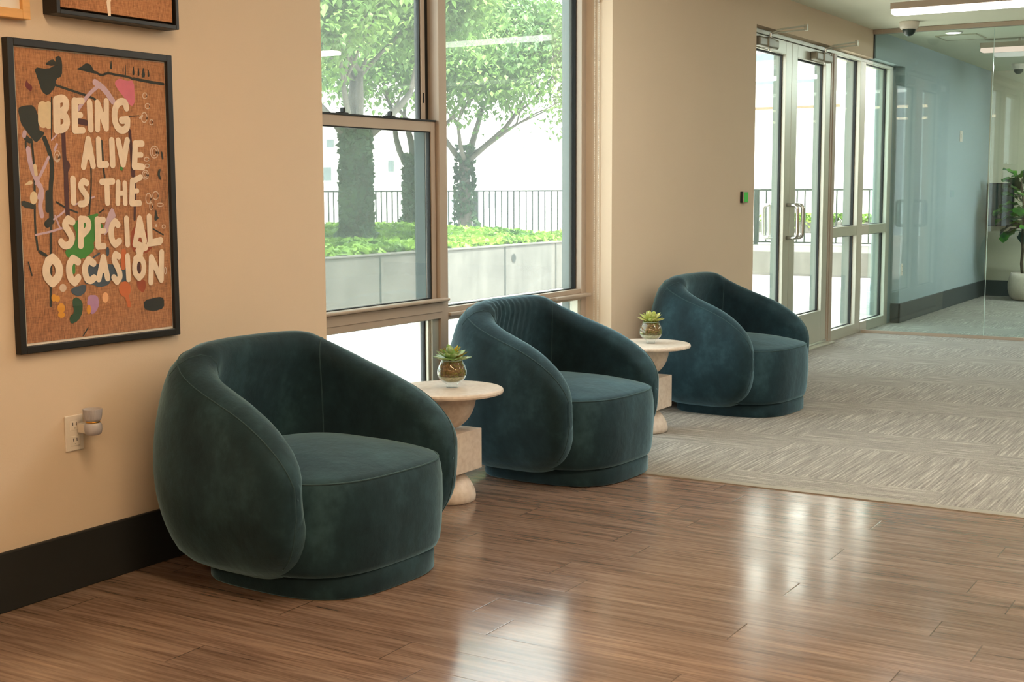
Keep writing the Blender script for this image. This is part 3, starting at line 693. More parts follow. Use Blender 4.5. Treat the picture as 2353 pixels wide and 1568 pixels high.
A.poly('violet', [(735, 1015+G2), (815, 1015+G2), (832, 1095+G2), (795, 1165+G2), (760, 1178+G2), (725, 1100+G2)]); A.ell('yellow', (742, 1135+G2), 18, 40); A.ell('peach', (880, 1035+G2), 27, 44)
A.poly('ink', [(1200, 1060+G2), (1330, 1028+G2), (1372, 1040+G2), (1372, 1125+G2), (1290, 1150+G2), (1205, 1135+G2)]); A.stroke('ink', [(735, 1290+G2), (695, 1355+G2)], 10)
A.stroke('ink', [(330, 650+G2), (385, 685+G2)], 20); A.stroke('ink', [(235, 740+G2), (265, 850+G2)], 10)
A.stroke('ink', [(1352, 1280), (1360, 1330)], 16); A.poly('ink', [(1320, 1430), (1345, 1410), (1335, 1470), (1350, 1500), (1318, 1480)]); A.stroke('ink', [(1325, -5+G2), (1340, 40+G2)], 16)
A.poly('ink', [(1303, 285+G2), (1315, 350+G2), (1330, 370+G2), (1300, 395+G2), (1288, 380+G2)]); A.stroke('ink', [(1280, 460+G2), (1365, 510+G2)], 10); A.stroke('ink', [(1080, 975), (1160, 970)], 6)
# chalk scribbles
for x, y, rx, ry in ((1210, 803, 18, 24), (1232, 890, 20, 22), (1205, 985, 24, 42), (1265, 1025, 14, 22), (1290, 1275, 34, 50), (1290, 1275, 18, 30), (475, 1310, 26, 46), (475, 1320, 14, 26), (1225, 1335, 20, 16), (1230, 1390, 18, 14), (1215, 1465, 26, 38), (1215, 1465, 14, 22),
                     (1240, 205+G2, 22, 44), (1300, 180+G2, 24, 34), (1262, 270+G2, 12, 30), (1338, 258+G2, 26, 14), (1368, 440+G2, 14, 14), (1382, 810+G2, 8, 28)):
    A.ell('chalk', (x, y), rx, ry, ring=7)
A.stroke('chalk', [(1168, 990), (1190, 970)], 14); A.ell('chalk', (1305, 432+G2), 8, 14)
# the lettering
L = [([(470, 840), (474, 1088)], 58), ([(470, 840), (520, 820), (552, 850), (545, 915), (495, 950)], 52), ([(495, 955), (550, 975), (558, 1045), (520, 1085), (474, 1080)], 54),
     ([(622, 850), (624, 1088)], 54), ([(622, 848), (685, 845)], 42), ([(624, 968), (672, 965)], 40), ([(624, 1094), (692, 1092)], 44),
     ([(746, 862), (756, 1082)], 48), ([(812, 1082), (812, 862), (886, 1075), (886, 850)], 46),
     ([(1055, 905), (1045, 852), (990, 852), (952, 925), (960, 1040), (1005, 1098), (1062, 1080), (1064, 1005), (1015, 1008)], 50),
     ([(696, 1396), (735, 1168), (776, 1388)], 46), ([(715, 1315), (768, 1315)], 38), ([(820, 1172), (828, 1380), (888, 1378)], 46), ([(932, 1178), (940, 1382)], 48),
     ([(986, 1182), (1027, 1375), (1062, 1178)], 48), ([(1130, 1205), (1122, 1395)], 50), ([(1130, 1204), (1186, 1204)], 46), ([(1125, 1300), (1180, 1298)], 38), ([(1122, 1392), (1190, 1400)], 48)]
K = [([(606, 42), (612, 235)], 46), ([(722, 75), (695, 58), (665, 95), (690, 140), (730, 190), (715, 250), (668, 252)], 44), ([(848, 66), (940, 62)], 44), ([(890, 66), (896, 242)], 44),
     ([(985, 72), (982, 245)], 42), ([(1040, 78), (1045, 245)], 40), ([(985, 162), (1042, 160)], 34), ([(1105, 60), (1100, 242)], 48), ([(1105, 62), (1172, 28)], 42), ([(1105, 145), (1145, 142)], 36), ([(1100, 246), (1165, 244)], 44),
     ([(602, 400), (565, 378), (532, 425), (575, 485), (602, 535), (585, 592), (535, 605), (508, 570)], 50), ([(672, 600), (672, 378)], 48), ([(672, 378), (732, 382), (742, 450), (690, 505)], 46),
     ([(812, 385), (818, 605)], 50), ([(812, 385), (862, 384)], 42), ([(815, 478), (868, 475)], 38), ([(818, 606), (866, 604)], 44), ([(982, 425), (960, 398), (925, 440), (928, 550), (962, 590), (995, 562)], 48),
     ([(1054, 375), (1064, 590)], 44), ([(1126, 590), (1165, 375), (1206, 560)], 46), ([(1140, 510), (1190, 510)], 38), ([(1244, 360), (1254, 580), (1342, 555)], 48), ([(1238, 588), (1335, 575)], 36), ([(1145, 590), (1215, 615), (1150, 640)], 46),
     ([(435, 705), (382, 760), (382, 860), (435, 912), (490, 860), (490, 760), (435, 705), (400, 730)], 60), ([(648, 735), (605, 708), (568, 770), (582, 875), (622, 908), (650, 870)], 52), ([(778, 748), (738, 718), (702, 775), (714, 870), (752, 898), (782, 872)], 50),
     ([(822, 880), (860, 698), (896, 872)], 46), ([(838, 808), (886, 808)], 38), ([(990, 690), (962, 672), (945, 718), (985, 790), (1005, 860), (975, 902), (948, 868)], 46), ([(1062, 690), (1072, 880)], 44),
     ([(1160, 690), (1122, 740), (1122, 830), (1160, 872), (1200, 830), (1200, 740), (1160, 690), (1130, 710)], 44), ([(1170, 640), (1160, 700)], 60), ([(1258, 905), (1262, 700), (1345, 885), (1348, 658)], 48)]
for pts, w_ in L: A.stroke('letter', pts, w_)
for pts, w_ in K: A.stroke('letter', [(x, y+G2) for x, y in pts], w_)

def picture(name, x0, x1, z0, z1, depth, fw_, label, fm, cat='picture', matw=0, art=None, artmats=None, glazing=True, matm='mat', boardm=None):
    o = empty(name, ((x0+x1)/2, WY, z0)); O = Vector(((x0+x1)/2, WY, z0))
    f = MB(); frame_rect(f, x0, x1, z0, z1, WY-depth, WY, fw_, fw_, fw_, fw_); f.v = [p-O for p in f.v]; f.build('frame', fm, o, bevel=.002)
    f = MB(); f.box(x0+fw_, x1-fw_, AY+.0015, WY-.001, z0+fw_, z1-fw_); f.v = [p-O for p in f.v]; f.build('backing', M[matm], o)
    return o, O
q = [at(16, 86, 1, WY-.022), at(392, 125, 1, WY-.022), at(418, 768, 1, WY-.022), at(48, 817, 1, WY-.022)]
x0 = (q[0].x+q[3].x)/2; x1 = (q[1].x+q[2].x)/2; z0 = (q[2].z+q[3].z)/2; z1 = (q[0].z+q[1].z)/2
o, O = picture('framed_poster', x0, x1, z0, z1, .022, .020, '', M['blackf'])
tl, tr, br, bl = [at(x, y, 1, AY) for x, y in ((35, 111), (374, 141), (399, 751), (61, 789))]
bx0, bx1, bz0, bz1 = (tl.x+bl.x)/2, (tr.x+br.x)/2, (bl.z+br.z)/2, (tl.z+tr.z)/2
A.mb.add([(bx0, AY, bz0), (bx1, AY, bz0), (bx1, AY, bz1), (bx0, AY, bz1), (bx0, AY+.001, bz0), (bx1, AY+.001, bz0), (bx1, AY+.001, bz1), (bx0, AY+.001, bz1)],
         [(0, 1, 2, 3), (4, 7, 6, 5), (0, 4, 5, 1), (3, 2, 6, 7)], 0)
A.mb.v = [p-O for p in A.mb.v]; A.mb.build('print', art_mats, o)
f = MB(); f.box(x0+.020, x1-.020, AY-.0065, AY-.005, z0+.020, z1-.020); f.v = [p-O for p in f.v]; f.build('glazing', M['clear'], o)
tag(o, 'large black framed poster of cream hand lettering over paint splashes on brown burlap', 'poster')
# upper pictures (their lower parts are in view)
ux0, ux1, uz = 2.428, 2.868, 1.568
o = empty('framed_canvas', ((ux0+ux1)/2, WY, uz)); O = Vector(((ux0+ux1)/2, WY, uz)); UH = .55
f = MB(); frame_rect(f, ux0, ux1, uz, uz+UH, WY-.055, WY, .012, .012, .012, .012); f.v = [p-O for p in f.v]; f.build('frame', M['blackf'], o, bevel=.0015)
f = MB(); f.box(ux0+.012, ux1-.012, WY-.02, WY-.002, uz+.012, uz+UH-.012); f.v = [p-O for p in f.v]; f.build('backing', M['black'], o)
f = MB(); f.box(ux0+.019, ux1-.019, WY-.047, WY-.02, uz+.019, uz+UH-.019, 0)
y = WY-.0475
def rib(pts, ws, mi):
    for i in range(len(pts)-1):
        (a, b), (c, d) = pts[i], pts[i+1]; f.add([(a-ws[i], y, b), (a+ws[i], y, b), (c+ws[i+1], y, d), (c-ws[i+1], y, d)], [(0, 1, 2, 3)], mi)
dx = at(252, 10, 1, y).x
rib([(dx+.005, uz+.33), (dx+.008, uz+.08), (dx-.004, uz+.05), (dx-.002, uz+.012)], [.03, .007, .007, .005], 1)
f.v = [p-O for p in f.v]; f.build('canvas', [BOARD, PA['letter']], o)
tag(o, 'black floater frame with brown canvas and a white paint drip, above the poster', 'painting')
px1, pz = 2.364, 1.545; px0 = px1-.42
o = empty('framed_drawing', ((px0+px1)/2, WY, pz)); O = Vector(((px0+px1)/2, WY, pz))
f = MB(); frame_rect(f, px0, px1, pz, pz+.5, WY-.03, WY, .024, .024, .024, .024); f.v = [p-O for p in f.v]; f.build('frame', M['pine'], o, bevel=.0015)
f = MB(); f.box(px0+.024, px1-.024, WY-.018, WY-.001, pz+.024, pz+.476); f.v = [p-O for p in f.v]; f.build('paper', M['white'], o)
f = MB(); f.tube([(px1-.09, WY-.0185, pz+.075), (px1-.07, WY-.0185, pz+.09), (px1-.08, WY-.0185, pz+.15)], .002, 6); f.v = [p-O for p in f.v]; f.build('pencil_line', M['joint'], o)
tag(o, 'pale pine frame around white paper at the top left corner of the wall', 'picture')

# ------------------------------------------------------------ armchairs
def spow(v, e): return math.copysign(abs(v)**e, v)
CH = dict(HX=.405, YF=.85, YB=.345, ZT=.684, TOPY=.365)
def make_chair():
    root = empty('barrel_armchair', (0, 0, 0))
    HX, YF, YB = CH['HX'], CH['YF'], CH['YB']   # half width, forward and rear radii of the outer plan
    dense = []
    EN = 2.7
    for i in range(2401):
        a = -1.25+(2*1.25)*i/2400*1.0   # angle measured from the back, sweeps to both fronts
        th = a*pi/2*1.0
        # direction: 0 = back (+y)
        sx, cy = sin(th), cos(th)
        R = YB if cy > 0 else YF
        x = HX*spow(sx, 2/EN); y = R*spow(cy, 2/EN)
        dense.append(Vector((x, y, 0)))
    # keep only where y > -.32
    keep = [p for p in dense if p.y >= -.305]; YE = -.305
    for i in (0, -1):      # carry the ends exactly to the front plane
        keep[i] = Vector((keep[i].x, YE, 0))
    L = [0]
    for a, b in zip(keep, keep[1:]): L.append(L[-1]+(b-a).length)
    T = L[-1]; NU = 208
    def samp(s):
        s = max(0, min(T, s)); lo, hi = 0, len(L)-1
        while hi-lo > 1:
            m = (lo+hi)//2
            if L[m] <= s: lo = m
            else: hi = m
        t = (s-L[lo])/max(1e-9, L[hi]-L[lo]); return keep[lo].lerp(keep[hi], t), (keep[hi]-keep[lo]).normalized()
    NS = 44; secs = []
    TH = .125
    def bulge(z, y):
        if z < .33: b = -.088*((.33-z)/.29)**2.2
        else: b = -.085*((z-.33)/.35)**2
        return b
    for i in range(NU+1):
        v = -1+2*i/NU; s = T/2*(1+sin(pi/2*v)); p, t = samp(s)
        n = Vector((t.y, -t.x, 0));
        if n.dot(p) < 0: n = -n
        y = p.y
        k = .31-y; sm = (k+sqrt(k*k+.006))/2
        ztop = CH['ZT']-CH['TOPY']*sm; zm = .30; zb0 = .036
        tau = max(0, min(1, (-.05-y)/.255))
        e = max(0, 1-tau**2.7)**(1/2.7)
        edge = min(1, (min(s, T-s))/.04)
        zt = zm+(ztop-zm)*max(e, .0); zb = zm-(zm-zb0)*max(e, .0)
        hz = max((zt-zb)/2, .002); zc = (zt+zb)/2
        backness = max(0, min(1, (y+.05)/.3))
        tt_ = min(1, min(s, T-s)/.085); th = TH*(1+.15*backness)*max(1e-4, 1-(1-tt_)**2.3)**(1/2.3)
        th = max(min(th, hz*1.9), .003)
        ring = []
        for k in range(NS):
            a = 2*pi*k/NS
            r = th/2
            # capsule: two straight flanks joined by half circles
            st = max(0, hz-r)
            if st > 0:
                per = 4*st+2*pi*r; d = per*k/NS
                if d < st: ox, oz = r, d
                elif d < st+pi*r: b = (d-st)/r; ox, oz = r*cos(b), st+r*sin(b)
                elif d < 3*st+pi*r: ox, oz = -r, st-(d-st-pi*r)
                elif d < 3*st+2*pi*r: b = pi+(d-3*st-pi*r)/r; ox, oz = r*cos(b), -st+r*sin(b)
                else: ox, oz = r, -st+(d-3*st-2*pi*r)
            else: ox, oz = r*cos(a), hz*sin(a)
            z = zc+oz
            inner = -.02*backness*max(0, (z-.3)/.4) if ox < 0 else 0
            fl = TH/2-th/2
            off = bulge(z, y)-TH/2+ox
            ring.append(p+n*off+Vector((0, 0, z)))
        secs.append(ring)
    mb = MB(); vs = [q for r in secs for q in r]; fs = []
    for i in range(NU):
        for k in range(NS):
            l = (k+1) % NS; fs.append((i*NS+k, i*NS+l, (i+1)*NS+l, (i+1)*NS+k))
    fs.append(tuple(range(NS))); fs.append(tuple(reversed([NU*NS+k for k in range(NS)])))
    mb.add(vs, fs); sh = mb.build('curved_shell', M['velvet'], root, smooth=True)
    # piping along the outer shoulder, from one front foot over the back to the other
    mb = MB(); pts = []
    def shoulder(ring):   # point on the ring where outer flank meets the top roll
        best = max(range(len(ring)), key=lambda k: ring[k].z); return ring[(best-2) % NS]
    def low(ring):
        best = min(range(len(ring)), key=lambda k: ring[k].z); return ring[(best+2) % NS]
    for i in range(4, NU-3): pts.append(shoulder(secs[i]))
    pts = [low(secs[i]) for i in range(26, 3, -1)]+pts+[low(secs[i]) for i in range(NU-4, NU-27, -1)]
    mb.tube(pts, .0020, 6); mb.build('piping', M['seam'], root, smooth=True)
    for j in (int(NU*.36), int(NU*.64)):
        mb = MB(); r = secs[j]; top = max(range(NS), key=lambda k: r[k].z)
        pts = [r[(top+k) % NS] for k in range(-int(NS*.08), int(NS*.34))]; mb.tube(pts, .0016, 6); mb.build('seam', M['seam'], root, smooth=True)
    # seat body
    def plan(a, hx, yf, yb, en, cy=-.03):
        x = hx*spow(cos(a), 2/en); sy = spow(sin(a), 2/en); return x, cy+(yb if sy > 0 else yf)*sy
    N = 72
    levels = [(.068, .955), (.085, .975), (.13, .99), (.20, 1.0), (.27, .998), (.305, .985), (.322, .972)]
    mb = MB(); vs = []; fs = []
    for z, s in levels:
        for k in range(N):
            x, y = plan(2*pi*k/N, .325*s, .358*s, .30*s, 3.1); vs.append((x, y, z))
    rows = len(levels)
    for s in (.95, .90, .80, .65, .45, .22, .05):
        for k in range(N):
            x, y = plan(2*pi*k/N, .325*s, .358*s, .30*s, 3.1-(1-s)*.8); z = .325+.052*(1-(s**2.4)); vs.append((x, y, z))
        rows += 1
    for j in range(rows-1):
        for k in range(N): l = (k+1) % N; fs.append((j*N+k, j*N+l, (j+1)*N+l, (j+1)*N+k))
    fs.append(tuple(reversed(range(N)))); fs.append(tuple((rows-1)*N+k for k in range(N)))
    mb.add(vs, fs); st = mb.build('seat', M['velvet'], root, smooth=True)
    mb = MB(); pts = []
    for k in range(N):
        x, y = plan(2*pi*k/N, .325*.968, .358*.968, .30*.968, 3.1); pts.append((x, y, .325))
    mb.tube(pts, .0026, 6, closed=True); mb.build('piping', M['seam'], st, smooth=True)
    # plinth
    mb = MB(); vs = []; fs = []
    lv = [(.001, .985), (.006, 1), (.055, 1), (.066, .985), (.070, .93)]
    for z, s in lv:
        for k in range(N):
            x, y = plan(2*pi*k/N, .278*s, .345*s, .23*s, 3.2); vs.append((x, y, z))
    for j in range(len(lv)-1):
        for k in range(N): l = (k+1) % N; fs.append((j*N+k, j*N+l, (j+1)*N+l, (j+1)*N+k))
    fs.append(tuple(reversed(range(N)))); fs.append(tuple((len(lv)-1)*N+k for k in range(N)))
    mb.add(vs, fs); mb.build('plinth', M['velvet'], root, smooth=True)
    return root
ch1 = make_chair(); ch2 = copy_tree(ch1); ch3 = copy_tree(ch1)
# gathered folds in the velvet at the back of the middle chair
sh = [c for c in kids(ch2) if c.name.startswith('curved_shell')][0]; sh.data = sh.data.copy()
for v in sh.data.vertices:
    x, y, z = v.co/U
    if v.normal.y < .35 and y > .0 and z > .36:
        wx = math.exp(-((x+.08)/.13)**2)*min(1, (z-.36)/.1)*min(1, max(0, (.70-z)/.05))
        v.co += v.normal*U*.0045*wx*sin((x+.16*z)*2*pi/.036)
for o, (x, y, rz, z), lab in ((ch1, (2.97, 2.51, -4, 0), 'dark teal velvet barrel armchair below the poster, nearest of the three'),
                           (ch2, (4.53, 2.555, -3, .002), 'teal velvet barrel armchair in front of the large window, between the two side tables'),
                           (ch3, (6.295, 2.52, -4, .002), 'dark teal velvet barrel armchair farthest back, on carpet beside the glass doors')):
    o.location = Vector((x, y, z))*U; o.rotation_euler = (0, 0, radians(rz)); tag(o, lab, 'armchair', 'teal barrel armchairs along the wall')

# ------------------------------------------------------------ side tables
def make_table():
    root = empty('side_table', (0, 0, 0))
    f = MB(); f.lathe([(.0, .0005), (.094, .0005), (.098, .004)]+[(.100*cos(a), .006+.106*sin(a)) for a in [k*pi/2/12 for k in range(1, 12)]]+[(.0, .112)], n=48); f.build('dome_foot', M['stone'], root, smooth=True)
    f = MB(); f.box(-.088, .088, -.088, .088, .111, .256); f.build('block', M['stone'], root, bevel=.0025)
    f = MB(); f.lathe([(0, .255)]+[(.103*cos(a), .386-.130*sin(a)) for a in [k*pi/2/12 for k in range(11, -1, -1)]]+[(0, .386)], n=48); f.build('bowl', M['stone'], root, smooth=True)
    f = MB(); f.lathe([(0, .3865), (.190, .3865), (.198, .389), (.200, .395), (.198, .402), (.192, .405), (0, .405)], n=72); f.build('table_top', M['stone'], root, smooth=False, bevel=0)
    return root
t1 = make_table(); t1.location = Vector((3.873, 2.601, 0))*U
t2 = copy_tree(t1); t2.location = Vector((5.457, 2.57, .002))*U
tag(t1, 'round cream stone side table on wood floor between the nearest and middle armchairs', 'side table', 'stone side tables')
tag(t2, 'round cream stone side table on carpet between the middle and farthest armchairs', 'side table', 'stone side tables')

# ------------------------------------------------------------ succulents in glass
def rleaf(mb, base, az, el, ln, wd, curl=.5, mi=0, thick=.10):
    """a fleshy boat-shaped leaf"""
    n = 7; d = Vector((cos(az), sin(az), 0)); up = Vector((0, 0, 1)); sd_ = Vector((-sin(az), cos(az), 0))
    vs = []; fs = []; p = Vector(base); e = el
    for i in range(n+1):
        t = i/n; w = wd*(sin(pi*min(1, (t*.86+.10)))**.8)*(1 if t < .999 else .05); 
        if i == n: w = wd*.04
        dirv = d*cos(e)+up*sin(e); nrm = up*cos(e)-d*sin(e)
        th = wd*thick*(1-t*.6)
        vs += [p-sd_*w+nrm*w*.35, p-nrm*th, p+sd_*w+nrm*w*.35, p+nrm*th*.5]
        p = p+dirv*(ln/n); e += curl/n
    for i in range(n):
        for k in range(4):
            l = (k+1) % 4; fs.append((i*4+k, i*4+l, (i+1)*4+l, (i+1)*4+k))
    fs += [(3, 2, 1, 0), (n*4, n*4+1, n*4+2, n*4+3)]
    mb.add(vs, fs, mi)
def make_planter(seed, kind, S=1.0):
    rnd = random.Random(seed); root = empty('succulent_planter', (0, 0, 0))
    prof = [(.0, .0), (.021, .0), (.0215, .003), (.019, .010), (.019, .013), (.030, .018), (.043, .028), (.050, .040), (.0525, .052), (.0515, .064), (.047, .078), (.041, .089), (.0365, .098)]
    inner = [(.0355, .098), (.040, .088), (.046, .077), (.0502, .064), (.0510, .052), (.0485, .041), (.042, .030), (.029, .021), (.0, .017)]
    f = MB(); f.lathe([(r*S, z*S) for r, z in prof+inner], n=44, cap=False); f.build('glass_bowl', M['vase'], root, smooth=True)
    f = MB(); f.tube([(.036*S*cos(k*pi/18), .036*S*sin(k*pi/18), .098*S) for k in range(36)], .0009*S, 6, closed=True); f.build('rim_highlight', M['glassedge'], root, smooth=True)  # pale opaque ring stands in for the highlight along the rim
    f = MB(); f.lathe([(0, .0185*S), (.027*S, .0225*S), (.041*S, .031*S), (.046*S, .040*S), (0, .042*S)], n=32); f.build('pebbles', M['sand'], root, smooth=True)
    f = MB(); f.lathe([(0, .041*S), (.043*S, .041*S), (.047*S, .048*S), (.046*S, .062*S), (.040*S, .078*S), (.033*S, .092*S), (.020*S, .100*S), (0, .102*S)], n=32)
    f.v = [p*(1+.05*noise.noise(p*150)) for p in f.v]; f.build('brown_moss', M['mossb'], root, smooth=True)
    f = MB()
    for i in range(900):
        a = rnd.uniform(0, 2*pi); z = rnd.choice([rnd.uniform(.042, .06), rnd.uniform(.042, .098), rnd.uniform(.094, .104)])
        rr = (.0475 if z < .06 else .0475-(z-.06)*.38)*rnd.uniform(.97, 1.0)
        p = Vector((rr*cos(a), rr*sin(a), z))*S; t = Vector((rnd.uniform(-1, 1), rnd.uniform(-1, 1), rnd.uniform(-1, 1)))*.004*S; u = Vector((rnd.uniform(-1, 1), rnd.uniform(-1, 1), rnd.uniform(-1, 1)))*.0016*S
        f.add([p-t, p+u, p+t, p-u], [(0, 1, 2, 3)])
    f.build('green_moss', M['moss'], root)
    ro = empty('rosette', (0, 0, .098*S)); ro.parent = root
    if kind == 0:
        rings = [(8, -.02, .066, .0185, .55, 'succ'), (7, .26, .058, .018, .5, 'succ'), (5, .62, .046, .016, .4, 'succ'), (3, 1.0, .046, .015, .2, 'succ'), (3, 1.25, .026, .011, .1, 'succ')]
    else:
        rings = [(7, .12, .062, .0150, .45, 'succ2'), (7, .42, .056, .0155, .4, 'succ2'), (6, .75, .047, .0150, .3, 'succ2'), (5, 1.05, .040, .013, .2, 'succ2'), (4, 1.3, .026, .009, .1, 'succy')]
    for ri, (n, el, ln, wd, curl, mn) in enumerate(rings):
        for i in range(n):
            f = MB(); az = 2*pi*(i+.5*(ri % 2))/n+rnd.uniform(-.14, .14)
            rleaf(f, (.006*cos(az)*S, .006*sin(az)*S, .004*ri*S), az, el+rnd.uniform(-.1, .1), ln*S*rnd.uniform(.9, 1.08), wd*S*rnd.uniform(.9, 1.1), curl)
            m = mn
            if kind == 0 and ri == 4: m = 'succy'
            if kind == 0 and ri in (1, 2) and i % 4 == 1: m = 'succr'
            f.build('leaf', M[m], ro, smooth=True)
    if kind == 0:
        for k, (az, el) in enumerate(((-.9, .9), (-.5, 1.15), (-1.4, 1.2))):
            f = MB(); rleaf(f, (.012*cos(az)*S, .012*sin(az)*S, .018*S), az, el, .036*S, .0105*S, .1); f.build('leaf', M['succy'], ro, smooth=True)
    return root
v1 = make_planter(3, 0); v1.location = Vector((3.893, 2.594, .4052))*U
v2 = make_planter(8, 1); v2.location = Vector((5.466, 2.554, .4072))*U
tag(v1, 'green succulent with a yellow bud in a round glass bowl on the nearer side table', 'succulent')
tag(v2, 'pale yellow green succulent in a round glass bowl on the farther side table', 'succulent')

# ------------------------------------------------------------ fig plant behind the partition
fx, fy = 13.83, 2.40
o = empty('potted_fig', (fx, fy, .002))
f = MB(); f.lathe([(0, .0), (.10, .0), (.125, .012), (.15, .05), (.164, .11), (.166, .16), (.158, .22), (.142, .272), (.132, .272), (.148, .215), (.150, .15), (.0, .14)], n=48); f.build('pot', M['pot'], o, smooth=True)
f = MB(); f.lathe([(0, .242), (.143, .242), (0, .25)], n=32); f.build('soil', M['soil'], o)
f = MB(); f.tube([(.0, .03, .24), (.0, .045, .36), (-.01, .035, .50), (0, .05, .62), (.0, .04, .76), (.01, .05, .95), (0, .07, 1.12), (0, .08, 1.22)], [.015, .014, .013, .0125, .011, .009, .007, .004], 10); f.build('trunk', M['trunk'], o, smooth=True)
rnd = random.Random(11)
def figleaf(mb, base, az, el, ln, wd, roll):
    n = 8; d = Vector((cos(az), sin(az), 0)); vs = []; fs = []; p = Vector(base); e = el
    sdv = Vector((-sin(az), cos(az), 0))
    prof = [.10, .42, .62, .66, .80, 1.0, .98, .70, .10]
    for i in range(n+1):
        dirv = d*cos(e)+Vector((0, 0, sin(e))); nrm = (Vector((0, 0, cos(e)))-d*sin(e)); s2 = (sdv*cos(roll)+nrm*sin(roll)); n2 = (nrm*cos(roll)-sdv*sin(roll))
        w = wd*prof[i]; wav = .012*sin(i*1.9)
        vs += [p-s2*w+n2*(w*.22+wav), p-s2*w*.5+n2*w*.04, p-n2*.002, p+s2*w*.5+n2*w*.04, p+s2*w+n2*(w*.22-wav)]
        p = p+dirv*(ln/n); e -= .9/n
    for i in range(n):
        for k in range(4): fs.append((i*5+k, i*5+k+1, (i+1)*5+k+1, (i+1)*5+k))
    mb.add(vs, fs)
for i in range(40):
    t = i/39; z = .66+t*.54; az = i*2.4+rnd.uniform(-.3, .3); el = -.25+t*1.1+rnd.uniform(-.35, .35)
    ln = .25-.06*t+rnd.uniform(-.03, .03); f = MB()
    b = Vector((.0, .04+t*.03, z)); st_ = b+Vector((cos(az), sin(az), .4))*.045
    f.tube([b, st_], .0025, 5); figleaf(f, st_, az, el, ln, ln*.38, rnd.uniform(-.5, .5))
    f.build('leaf', M['fig'] if i % 3 else M['figd'], o, smooth=True)
tag(o, 'fiddle leaf fig in a rounded cream pot behind the glass partition at the right edge', 'potted plant')

# ------------------------------------------------------------ outdoors
sbox('floor', M['asphalt'], -12, 16.5, WO, 30, -.25, -.005)
sbox('roof_slab' if False else 'ceiling', M['ceil'], -3.2, 14.5, -4.7, WO+.02, CZ+.15, CZ+.9)
# concrete planter wall with panel joints
o = empty('concrete_planter', (9, 7.3, -.005))
f = MB(); f.box(-5, 5.2, 0, .14, 0, .519); f.box(-5, 5.2, -.012, .15, .519, .537); f.build('planter_wall', M['conc'], o, bevel=.006)
f = MB()
for k in range(-4, 5):
    x = 9.785+1.1*k-9
    if -5 < x < 5.2: f.box(x-.012, x+.012, -.004, .01, .0, .517)
f.build('panel_joint', M['joint'], o)
f = MB(); f.lathe([(0, 0), (.045, 0)], (0, 0, 0), 20, cap=False); f.v = [Vector((p.x+12.16-9, -.006, p.y+.39)) for p in f.v]; f.build('drain_hole', M['joint'], o)
f = MB()
N_ = 30
for i in range(N_+1):
    for j in range(N_+1):
        x = -5+10.2*i/N_; y = .14+7.5*j/N_; z = .50+.10*min(1, y/2.2)+.05*noise.noise(Vector((x, y, 0))*.7); f.v.append(Vector((x, y, z)))
for i in range(N_):
    for j in range(N_):
        a = i*(N_+1)+j; f.f.append((a, a+N_+1, a+N_+2, a+1)); f.m.append(0)
f.build('soil', M['soil'], o, smooth=True)
tag(o, 'long low concrete planter wall with vertical joints, outside the large window', 'planter')

def scatter(mb, rnd, n, fn, size, mi=0, flat=.5):
    for _ in range(n):
        p = fn(); s = size*rnd.uniform(.6, 1.3)
        a = Vector((rnd.uniform(-1, 1), rnd.uniform(-1, 1), rnd.uniform(-flat, flat))).normalized(); b = a.cross(Vector((rnd.uniform(-1, 1), rnd.uniform(-1, 1), rnd.uniform(-1, 1)))).normalized()
        m = a.cross(b)*s*.18
        mb.add([p-a*s, p-b*s*.62+m, p+a*s*.25-b*s*.5, p+a*s, p+b*s*.62+m, p], [(0, 1, 2, 5), (5, 2, 3, 4), (0, 5, 4)], mi)
rnd = random.Random(5); f = MB()
def ivyp():
    x = rnd.uniform(6.0, 14.1); y = 7.42+abs(rnd.gauss(0, 1))*1.9; y = min(y, 13.5)
    return Vector((x, y, .54+.10*min(1, (y-7.3)/2.2)+.03*rnd.random()+.06*noise.noise(Vector((x, y, 3))*1.3)))
scatter(f, rnd, 15000, ivyp, .055, 0, .6)
scatter(f, rnd, 1500, lambda: Vector((rnd.uniform(6, 14.1), 7.40+rnd.uniform(-.05, .2), .53+rnd.uniform(0, .06))), .045, 0, .6)
iv = f.build('ivy_ground_cover', M['ivy'], recentre=True); tag(iv, 'bright green ivy covering the raised planter under the trees', 'ivy', kind='stuff')

